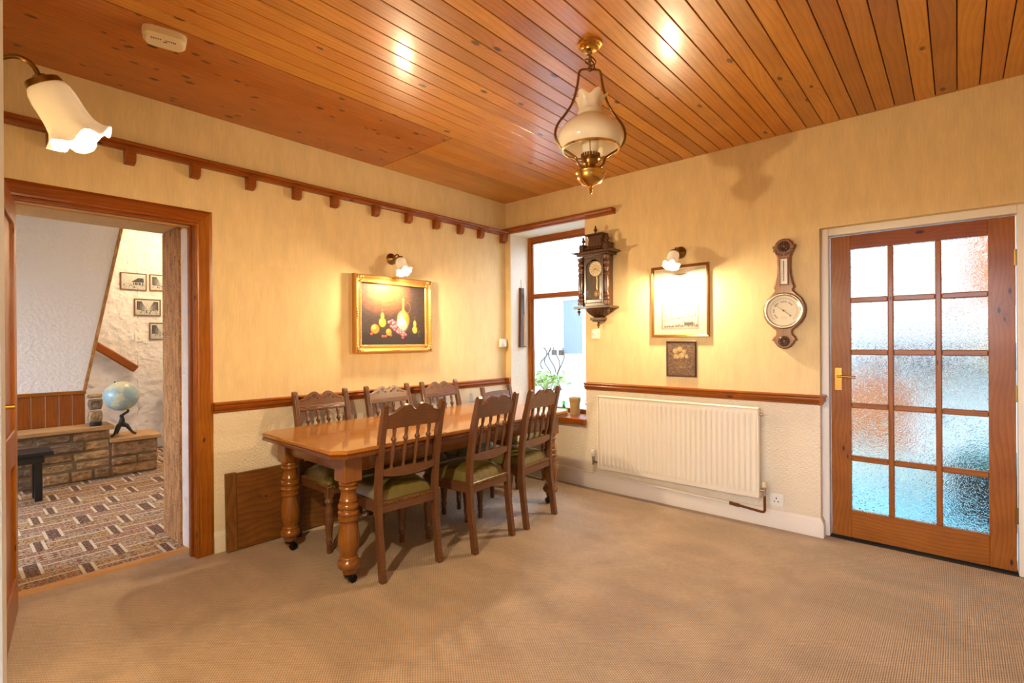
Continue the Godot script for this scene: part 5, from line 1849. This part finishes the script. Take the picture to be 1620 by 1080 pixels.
# ---------------------------------------------------------------- the sitting room through the left doorway
func stones(parent, x0: float, x1: float, y1: float, z: float, sd: int, depth := 0.10):
	var r := RandomNumberGenerator.new()
	r.seed = sd
	var y := 0.0
	while y < y1 - 0.02:
		var h := r.randf_range(0.075, 0.135)
		if y1 - y - h < 0.05:
			h = y1 - y
		var x := x0
		while x < x1 - 0.01:
			var w := r.randf_range(0.16, 0.42)
			if x1 - x - w < 0.10:
				w = x1 - x
			var b := MB.new()
			b.off = Vector2(r.randf(), r.randf())
			var jx := 0.006
			var pl := PackedVector2Array(vv([x + jx + r.randf() * 0.012, y + 0.004 + r.randf() * 0.008, x + w * 0.5, y + 0.003 + r.randf() * 0.008, x + w - jx - r.randf() * 0.012, y + 0.004 + r.randf() * 0.008, x + w - jx, y + h * 0.5, x + w - jx - r.randf() * 0.012, y + h - 0.004 - r.randf() * 0.008, x + w * 0.5, y + h - 0.003 - r.randf() * 0.008, x + jx + r.randf() * 0.012, y + h - 0.004 - r.randf() * 0.008, x + jx, y + h * 0.5]))
			b.extrude(pl, z - depth, z + r.randf_range(-0.012, 0.016), 0.014, 0)
			part(parent, "stone", b, M.stone[r.randi_range(0, 3)])
			x += w
		y += h

func build_lounge():
	var f = struct("floor_2", "patterned carpet of the sitting room")
	rb(f, "patterned_carpet", M.tapestry, -6.0, -1.2, -0.05, -0.004, -4.2, -0.17, 0.0)
	var w = struct("wall_5", "rough white plaster wall of the sitting room")
	rb(w, "plaster_wall", M.plaster, -6.0, -1.2, 0.0, 2.84, -4.3, -4.1, 0.0)
	rb(w, "plaster_wall", M.plaster, -1.4, -1.2, 0.0, 2.84, -4.1, -0.66, 0.0)
	# window in the far left wall, out of sight, that lets in daylight
	rb(w, "plaster_wall", M.plaster, -6.2, -6.0, 0.0, 0.9, -4.3, -0.4, 0.0)
	rb(w, "plaster_wall", M.plaster, -6.2, -6.0, 2.2, 2.84, -4.3, -0.4, 0.0)
	rb(w, "plaster_wall", M.plaster, -6.2, -6.0, 0.9, 2.2, -4.3, -3.4, 0.0)
	rb(w, "plaster_wall", M.plaster, -6.2, -6.0, 0.9, 2.2, -1.4, -0.4, 0.0)
	rb(w, "plaster_wall", M.plaster, -6.2, -4.2, 0.0, 2.84, -0.66, -0.4, 0.0)
	var c = struct("ceiling_2")
	rb(c, "plaster_ceiling", M.stipple, -6.2, -1.2, 2.84, 3.0, -4.3, -0.66, 0.0)
	var bm = struct("trim_7", "dark brown ceiling beam of the sitting room")
	rb(bm, "beam", M.rustic, -2.9, -1.4, 2.745, 2.84, -4.10, -3.98, 0.006)
	var bb = struct("baseboard_back", "white skirting in the sitting room")
	rb(bb, "skirting", M.white, -2.34, -1.4, 0.0, 0.14, -4.10, -4.08, 0.004)
	# low stone plinth with two ledges
	var p = thing("stone_plinth", "low rough stone hearth wall with two pale ledges in the next room", "stone wall", Vector3.ZERO)
	rb(p, "core", M.mortar, -4.8, -2.735, 0.0, 0.462, -3.10, -2.782, 0.0)
	rb(p, "core", M.mortar, -2.735, -2.345, 0.0, 0.328, -3.10, -2.782, 0.0)
	stones(p, -4.3, -2.73, 0.465, -2.765, 3)
	stones(p, -2.73, -2.335, 0.332, -2.760, 8)
	rb(p, "ledge", M.sand_wood, -4.8, -2.70, 0.466, 0.507, -3.10, -2.735, 0.006)
	rb(p, "ledge", M.sand_wood, -2.735, -2.315, 0.332, 0.372, -3.15, -2.730, 0.006)
	var pier = thing("stone_pier", "short stack of brown stones behind the wooden panelling", "stone pier", Vector3(0, 0.507, 0))
	stones(pier, -2.86, -2.735, 0.295, -3.04, 11, 0.05)
	var wp = thing("wood_panelling", "low pine plank panelling standing on the stone ledge", "panelling", Vector3(0, 0.507, 0))
	for k in 15:
		var x := -2.880 - k * 0.098
		rb(wp, "plank", M.pine_red, x - 0.095, x, 0.0, 0.300, -3.06, -3.045, 0.004, 1)
	rb(wp, "cap", M.pine, -4.4, -2.872, 0.300, 0.334, -3.08, -3.030, 0.004)
	# sloping plastered side of the stairs above it
	var sl = struct("wall_6", "grey textured stair side with a sloping edge")
	var b := MB.new()
	b.extrude(PackedVector2Array(vv([-5.6, 0.841, -2.888, 0.841, -2.522, 2.84, -5.6, 2.84])), -3.14, -3.05, 0.0, 1)
	part(sl, "plaster_panel", b, M.stipple)
	var tr := MB.new()
	tr.extrude(PackedVector2Array(vv([-2.898, 0.841, -2.868, 0.841, -2.500, 2.84, -2.530, 2.84])), -3.15, -3.038, 0.004, 1)
	part(sl, "edge_trim", tr, M.rustic, "brown timber edge strip")
	# globe
	var g = thing("globe", "pale blue desk globe on a dark tripod stand on the lower ledge", "globe", Vector3(-2.612, 0.372, -2.925))
	var gb := MB.new()
	gb.xf = Transform3D(Basis(Vector3(0, 0, 1), deg_to_rad(20.0)) * Basis(Vector3.UP, 0.9), Vector3(0, 0.398, 0))
	gb.ball(Vector3.ZERO, 0.150, 40, 24)
	part(g, "sphere", gb, textured(globe_img(), 0.3))
	var ax := MB.new()
	ax.xf = gb.xf
	ax.tube([Vector3(0, 0.148, 0), Vector3(0, 0.162, 0)], [0.010, 0.006], 8)
	ax.tube([Vector3(0, -0.146, 0), Vector3(0, -0.172, 0)], [0.008, 0.012], 8)
	part(g, "axis_pin", ax, M.iron)
	var st := MB.new()
	st.tube([Vector3(0.058, 0.236, 0), Vector3(0.030, 0.220, 0.002), Vector3(0.004, 0.200, 0), Vector3(0.006, 0.160, 0), Vector3(0, 0.10, 0)], [0.012, 0.012, 0.016, 0.022, 0.034], 10)
	st.ball(Vector3(0, 0.195, 0.004), 0.018, 8, 6)
	for k in 3:
		var a := TAU * k / 3.0 + 0.35
		var d := Vector3(cos(a), 0, sin(a))
		st.tube([Vector3(0, 0.115, 0), d * 0.045 + Vector3(0, 0.095, 0), d * 0.075 + Vector3(0, 0.045, 0), d * 0.100 + Vector3(0, 0.014, 0), d * 0.122 + Vector3(0, 0.010, 0)], [0.030, 0.020, 0.013, 0.011, 0.012], 8)
	part(g, "tripod_stand", st, mat(Color(0.20, 0.19, 0.18), 0.45, {"metallic": 0.6}))
	var tin = thing("round_tin", "small round black tin on the upper stone ledge", "tin", Vector3(-2.832, 0.507, -2.83))
	lathe_part(tin, "tin", M.black, vv([0.0, 0.0, 0.046, 0.0, 0.048, 0.004, 0.048, 0.024, 0.044, 0.026, 0.049, 0.027, 0.049, 0.036, 0.0, 0.037]), Vector3.ZERO, 24)
	# black bench
	var bn = thing("bench", "black wooden bench at the left edge in front of the stones", "bench", Vector3(-3.75, 0, -2.35))
	rb(bn, "seat", M.black, -0.52, 0.545, 0.378, 0.410, -0.15, 0.15, 0.005)
	for s in [-1.0, 1.0]:
		rb(bn, "apron", M.black, -0.47, 0.49, 0.318, 0.378, s * 0.105 - 0.01, s * 0.105 + 0.01, 0.002)
		for x in [-0.45, 0.455]:
			rb(bn, "leg", M.black, x - 0.024, x + 0.024, 0.0, 0.378, s * 0.075 - 0.022, s * 0.075 + 0.022, 0.003)
	# pictures on the back wall
	var grp := "framed black and white street photographs"
	M.frame_brown = mat(Color(0.45, 0.31, 0.18), 0.45)
	var fp := vv([0.0, 0.0, 0.0, 0.016, 0.010, 0.016, 0.013, 0.008])
	var list := [[-2.259, 2.063, 0.265, 0.210, 0, "framed black and white photograph of a low house, leftmost on the rough white wall"], [-1.965, 2.066, 0.265, 0.205, 1, "framed black and white photograph beside the top left one, cut off by the timber post"], [-2.119, 1.752, 0.274, 0.208, 2, "framed black and white street photograph in the middle of the rough white wall"], [-1.970, 1.458, 0.265, 0.213, 3, "lowest framed black and white photograph, right of the wall switch"]]
	for q in list:
		picture("framed_photograph", q[5], "picture", Vector3(q[0], q[1], -4.1), LW, q[2], q[3], fp, M.frame_brown, street_img(q[4]), 0.0, grp, 0.4)
	var sw = thing("wall_switch", "white square switch on the rough white wall of the next room", "switch", Vector3(-2.208, 1.376, -4.1), LW)
	rb(sw, "plate", M.plastic, -0.045, 0.045, -0.050, 0.050, 0.0, 0.012, 0.004)
	lathe_part(sw, "dimmer_knob", M.plastic, vv([0.016, 0.0, 0.015, 0.014, 0.0, 0.015]), Vector3(0, 0, 0.012), 16, Basis(Vector3(1, 0, 0), PI / 2))
	# handrail sloping down to the right
	var hr = thing("handrail", "sloping varnished pine handrail on the rough white wall", "handrail", Vector3(-2.47, 1.158, -4.1), Basis(Vector3(0, 0, 1), deg_to_rad(-37.5)))
	var hb := MB.new()
	hb.bx(-0.42, 0.275, -0.045, 0.045, 0.045, 0.085, 0.012, 0)
	part(hr, "rail", hb, M.pine_red)
	for x in [-0.30, 0.18]:
		rb(hr, "rail_bracket", M.aged_brass, x - 0.012, x + 0.012, -0.02, 0.02, 0.0, 0.046, 0.003)
	var nw = thing("newel_knob", "rounded wooden newel knob half hidden by the timber post", "newel", Vector3(-1.94, 0.0, -3.9))
	lathe_part(nw, "newel_post", M.pine, vv([0.035, 0.0, 0.035, 0.80, 0.045, 0.82, 0.030, 0.84, 0.05, 0.88, 0.058, 0.92, 0.045, 0.965, 0.0, 0.985]), Vector3.ZERO, 20)
	# ceiling lamp of that room, above the view
	var cl = thing("ceiling_lamp", "round white ceiling lamp of the sitting room above the doorway view", "lamp", Vector3(-1.70, 2.84, -3.12))
	lathe_part(cl, "lamp_plate", M.brass, vv([0.09, 0.0, 0.09, -0.02, 0.0, -0.022]), Vector3.ZERO, 24)
	lathe_part(cl, "lamp_bulb", M.bulb, vv([0.0, -0.115, 0.03, -0.108, 0.045, -0.08, 0.04, -0.05, 0.02, -0.02]), Vector3.ZERO, 20)
	var l := OmniLight3D.new()
	l.name = "lamp_light"
	l.light_color = Color(1.0, 0.87, 0.68)
	l.light_energy = 1.7
	l.light_size = 0.04
	l.omni_range = 12.0
	l.omni_attenuation = 2.0
	l.shadow_enabled = true
	l.position = Vector3(0, -0.08, 0)
	cl.add_child(l)

# ---------------------------------------------------------------- the glazed lean-to behind the right wall
func build_conservatory():
	var f = struct("floor_3", "pale blue-green floor of the lean-to")
	rb(f, "floor_tiles", mat(Color(0.46, 0.70, 0.74), 0.5), 0.34, 3.0, -0.06, -0.01, -2.4, 5.2, 0.0)
	rb(f, "step", M.mortar, 0.10, 0.34, -0.06, -0.002, 2.6, 3.9, 0.0)
	var w = struct("wall_7", "white painted boards of the lean-to")
	rb(w, "white_wall", M.outwhite, 2.7, 2.9, 0.0, 2.35, -2.4, -1.34, 0.0)
	rb(w, "white_wall", M.outwhite, 2.7, 2.9, 0.0, 2.02, -0.66, 5.2, 0.0)
	rb(w, "white_wall", M.outwhite, 2.7, 2.9, 2.02, 2.35, -1.34, 5.2, 0.0)
	rb(w, "white_wall", M.outwhite, 0.34, 2.9, 0.0, 2.35, -2.6, -2.4, 0.0)
	rb(w, "wall_plate", M.outwhite, 2.62, 2.9, 2.35, 2.45, -2.6, 5.2, 0.004)
	rb(w, "white_wall", M.outwhite, 0.34, 2.9, 0.0, 2.35, 5.2, 5.4, 0.0)
	rb(w, "house_wall", M.outwhite, 0.34, 0.36, 2.42, 3.1, -2.4, 5.2, 0.0)
	var r = struct("ceiling_3", "glazed lean-to roof on white bars, opal panes added to dim the light")
	var tilt := Basis(Vector3(0, 0, 1), deg_to_rad(-11.5))
	for k in 11:
		var b := MB.new()
		b.xf = Transform3D(tilt, Vector3(0.34, 2.93, -2.4 + k * 0.74))
		b.bx(0.0, 2.65, -0.03, 0.03, -0.025, 0.025, 0.003)
		part(r, "glazing_bar", b, M.outwhite)
		if k < 10:
			var g := MB.new()
			g.xf = b.xf
			g.bx(0.0, 2.65, 0.006, 0.010, 0.026, 0.714, 0.0)
			part(r, "roof_pane", g, M.glass if k >= 2 and k <= 4 else M.dimming_opal)  # opal panes added to cut daylight on the lean-to walls
	# back door of the lean-to
	var d = struct("door_3", "white back door with a grey-blue obscured pane")
	rb(d, "stile", M.outwhite, 2.70, 2.75, 0.0, 2.02, -1.34, -1.22, 0.004)
	rb(d, "stile", M.outwhite, 2.70, 2.75, 0.0, 2.02, -0.86, -0.66, 0.004)
	rb(d, "rail", M.outwhite, 2.70, 2.75, 1.94, 2.02, -1.22, -0.86, 0.004)
	rb(d, "rail", M.outwhite, 2.70, 2.75, 0.95, 1.10, -1.22, -0.86, 0.004)
	rb(d, "rail", M.outwhite, 2.70, 2.75, 0.0, 0.2, -1.22, -0.86, 0.004)
	rb(d, "panel", M.outwhite, 2.72, 2.74, 0.2, 0.95, -1.22, -0.86, 0.004)
	var bl := mat(Color(0.40, 0.50, 0.54), 0.35)
	relief(bl, paint(64, 64, func(x, y): return Color.WHITE * (0.5 + 0.5 * sin(x * 0.8 + 2.0 * sin(y * 0.3)))), 0.6, 6.0)
	rb(d, "pane", bl, 2.715, 2.725, 1.10, 1.94, -1.22, -0.86, 0.0, -1, "grey-blue obscured glass")
	# outside ledge the plant stands on
	var sh = thing("outer_ledge", "white ledge outside the window carrying the pot plant", "shelf", Vector3(0.34, 0.56, 0.3))
	rb(sh, "board", M.outwhite, 0.0, 0.42, 0.0, 0.04, -0.55, 0.70, 0.004)
	rb(sh, "support", M.outwhite, 0.0, 0.03, -0.20, 0.0, -0.5, 0.66, 0.003)
	# wall cupboard and cables
	var cb = thing("white_cupboard", "white wall cupboard seen through the window beside the pine stile", "cupboard", Vector3(2.35, 1.15, -2.04))
	rb(cb, "body", M.outwhite, 0.0, 0.34, 0.0, 0.95, -0.35, 0.35, 0.004)
	rb(cb, "door", M.outwhite, -0.02, 0.0, 0.01, 0.94, -0.34, 0.34, 0.004)
	rb(cb, "handle", M.black, -0.04, -0.02, 0.03, 0.17, 0.20, 0.225, 0.003)
	var ca = thing("cable_bunch", "tangle of dark cables hanging on the white wall beyond the window", "cables", Vector3(2.66, 0.0, -1.36))
	for k in 5:
		var b := MB.new()
		var pts := []
		for i in 9:
			var q := i / 8.0
			pts.append(Vector3(0.0 - 0.02 * k, 1.20 - q * (0.35 + 0.08 * k), -0.22 + 0.10 * k + 0.07 * sin(q * 6.0 + k * 1.7)))
		b.tube(pts, 0.009, 6)
		part(ca, "cable", b, M.black)
	for z in [-0.02, 0.12]:
		rb(ca, "plug", M.black, -0.06, 0.0, 1.08, 1.16, z, z + 0.07, 0.006)
	rb(ca, "socket_plate", M.plastic, 0.0, 0.04, 1.22, 1.32, -0.06, 0.12, 0.004)
	# things behind the rippled door
	var fz = thing("low_chest", "low white chest blurred behind the lower door panes", "chest", Vector3(1.68, -0.01, 2.86))
	rb(fz, "chest_body", M.plastic, -0.24, 0.24, 0.0, 0.33, -0.50, 0.48, 0.015)
	rb(fz, "chest_lid", M.plastic, -0.25, 0.25, 0.332, 0.37, -0.51, 0.49, 0.01)
	var cab = thing("orange_cabinet", "orange-brown cabinet blurred behind the middle left door panes", "cabinet", Vector3(1.68, 0.36, 2.86))
	rb(cab, "cabinet_body", mat(Color(0.84, 0.50, 0.30), 0.6), -0.19, 0.19, 0.0, 0.56, -0.40, 0.30, 0.01)
	rb(cab, "cabinet_top", mat(Color(0.80, 0.46, 0.27), 0.6), -0.21, 0.21, 0.562, 0.59, -0.42, 0.32, 0.005)
	rb(cab, "cabinet_door", mat(Color(0.86, 0.53, 0.33), 0.6), -0.205, -0.19, 0.03, 0.53, -0.36, -0.06, 0.005)
	rb(cab, "cabinet_door", mat(Color(0.86, 0.53, 0.33), 0.6), -0.205, -0.19, 0.03, 0.53, -0.04, 0.26, 0.005)
	var gs = thing("grey_shelf", "grey shelf with small boxes blurred behind the middle right door panes", "shelf", Vector3(2.52, 1.02, 3.55))
	rb(gs, "board", mat(Color(0.36, 0.38, 0.40), 0.6), -0.18, 0.18, 0.0, 0.05, -0.95, 0.55, 0.004)
	rb(gs, "back_strip", mat(Color(0.42, 0.44, 0.46), 0.6), 0.14, 0.18, 0.05, 0.24, -0.95, 0.55, 0.004)
	for z in [-0.8, 0.4]:
		rb(gs, "bracket", M.outwhite, 0.0, 0.18, -0.16, 0.0, z, z + 0.03, 0.003)
	var yb = thing("yellow_box", "small yellow box on the grey shelf behind the rippled glass", "box", Vector3(2.5, 1.07, 3.72))
	rb(yb, "box_body", mat(Color(0.85, 0.68, 0.22), 0.5), -0.07, 0.07, 0.0, 0.16, -0.09, 0.09, 0.004)
	rb(yb, "box_lid", mat(Color(0.80, 0.62, 0.20), 0.5), -0.073, 0.073, 0.16, 0.19, -0.093, 0.093, 0.003)
	var bag = thing("dark_bin", "black bin with a teal lid blurred behind the lower right door panes", "bin", Vector3(1.08, -0.01, 3.64))
	lathe_part(bag, "bin_body", M.black, vv([0.0, 0.0, 0.18, 0.0, 0.21, 0.06, 0.225, 0.40, 0.0, 0.40]), Vector3.ZERO, 24)
	lathe_part(bag, "bin_lid", mat(Color(0.05, 0.42, 0.42), 0.5), vv([0.235, 0.40, 0.235, 0.44, 0.19, 0.50, 0.06, 0.53, 0.0, 0.53]), Vector3.ZERO, 24)
	var cur = thing("peach_curtain", "peach curtain blurred behind the top right door pane", "curtain", Vector3(1.6, 1.55, 3.53))
	var g := []
	for i in 3:
		var row := []
		for j in 25:
			row.append(Vector3(0.02 * sin(j * 0.9), i * 0.45, j * 0.022))
		g.append(row)
	var cm := MB.new()
	cm.grid(g, false, func(_p): return Vector3(-1, 0, 0))
	part(cur, "cloth", cm, mat(Color(0.85, 0.55, 0.38), 0.8, {"backlight_enabled": true, "backlight": Color(0.5, 0.35, 0.25)}))
	var cpole := MB.new()
	cpole.tube([Vector3(0, 0.905, -0.06), Vector3(0, 0.905, 0.60)], 0.012, 8)
	part(cur, "pole", cpole, M.outwhite)

# ---------------------------------------------------------------- added room behind the camera, open to the sky for fill light
func build_fill_room():
	var k = struct("wall_8", "added plain white room behind the camera, its window opening gives fill light")
	rb(k, "white_wall", M.white, -6.6, -3.93, 0.0, 2.75, 1.6, 1.75, 0.0)
	rb(k, "white_wall", M.white, -6.6, -3.93, 0.0, 2.75, 4.95, 5.1, 0.0)
	rb(k, "white_wall", M.white, -6.75, -6.6, 0.0, 0.9, 1.6, 5.1, 0.0)
	rb(k, "white_wall", M.white, -6.75, -6.6, 2.3, 2.75, 1.6, 5.1, 0.0)
	rb(k, "white_wall", M.white, -6.75, -6.6, 0.9, 2.3, 1.6, 2.3, 0.0)
	rb(k, "white_wall", M.white, -6.75, -6.6, 0.9, 2.3, 4.4, 5.1, 0.0)
	var c = struct("ceiling_4")
	rb(c, "white_ceiling", M.white, -6.75, -3.93, 2.75, 2.9, 1.6, 5.1, 0.0)
	var f = struct("floor_4")
	rb(f, "vinyl", mat(Color(0.6, 0.55, 0.48), 0.6), -6.75, -4.0, -0.05, -0.002, 1.6, 5.1, 0.0)
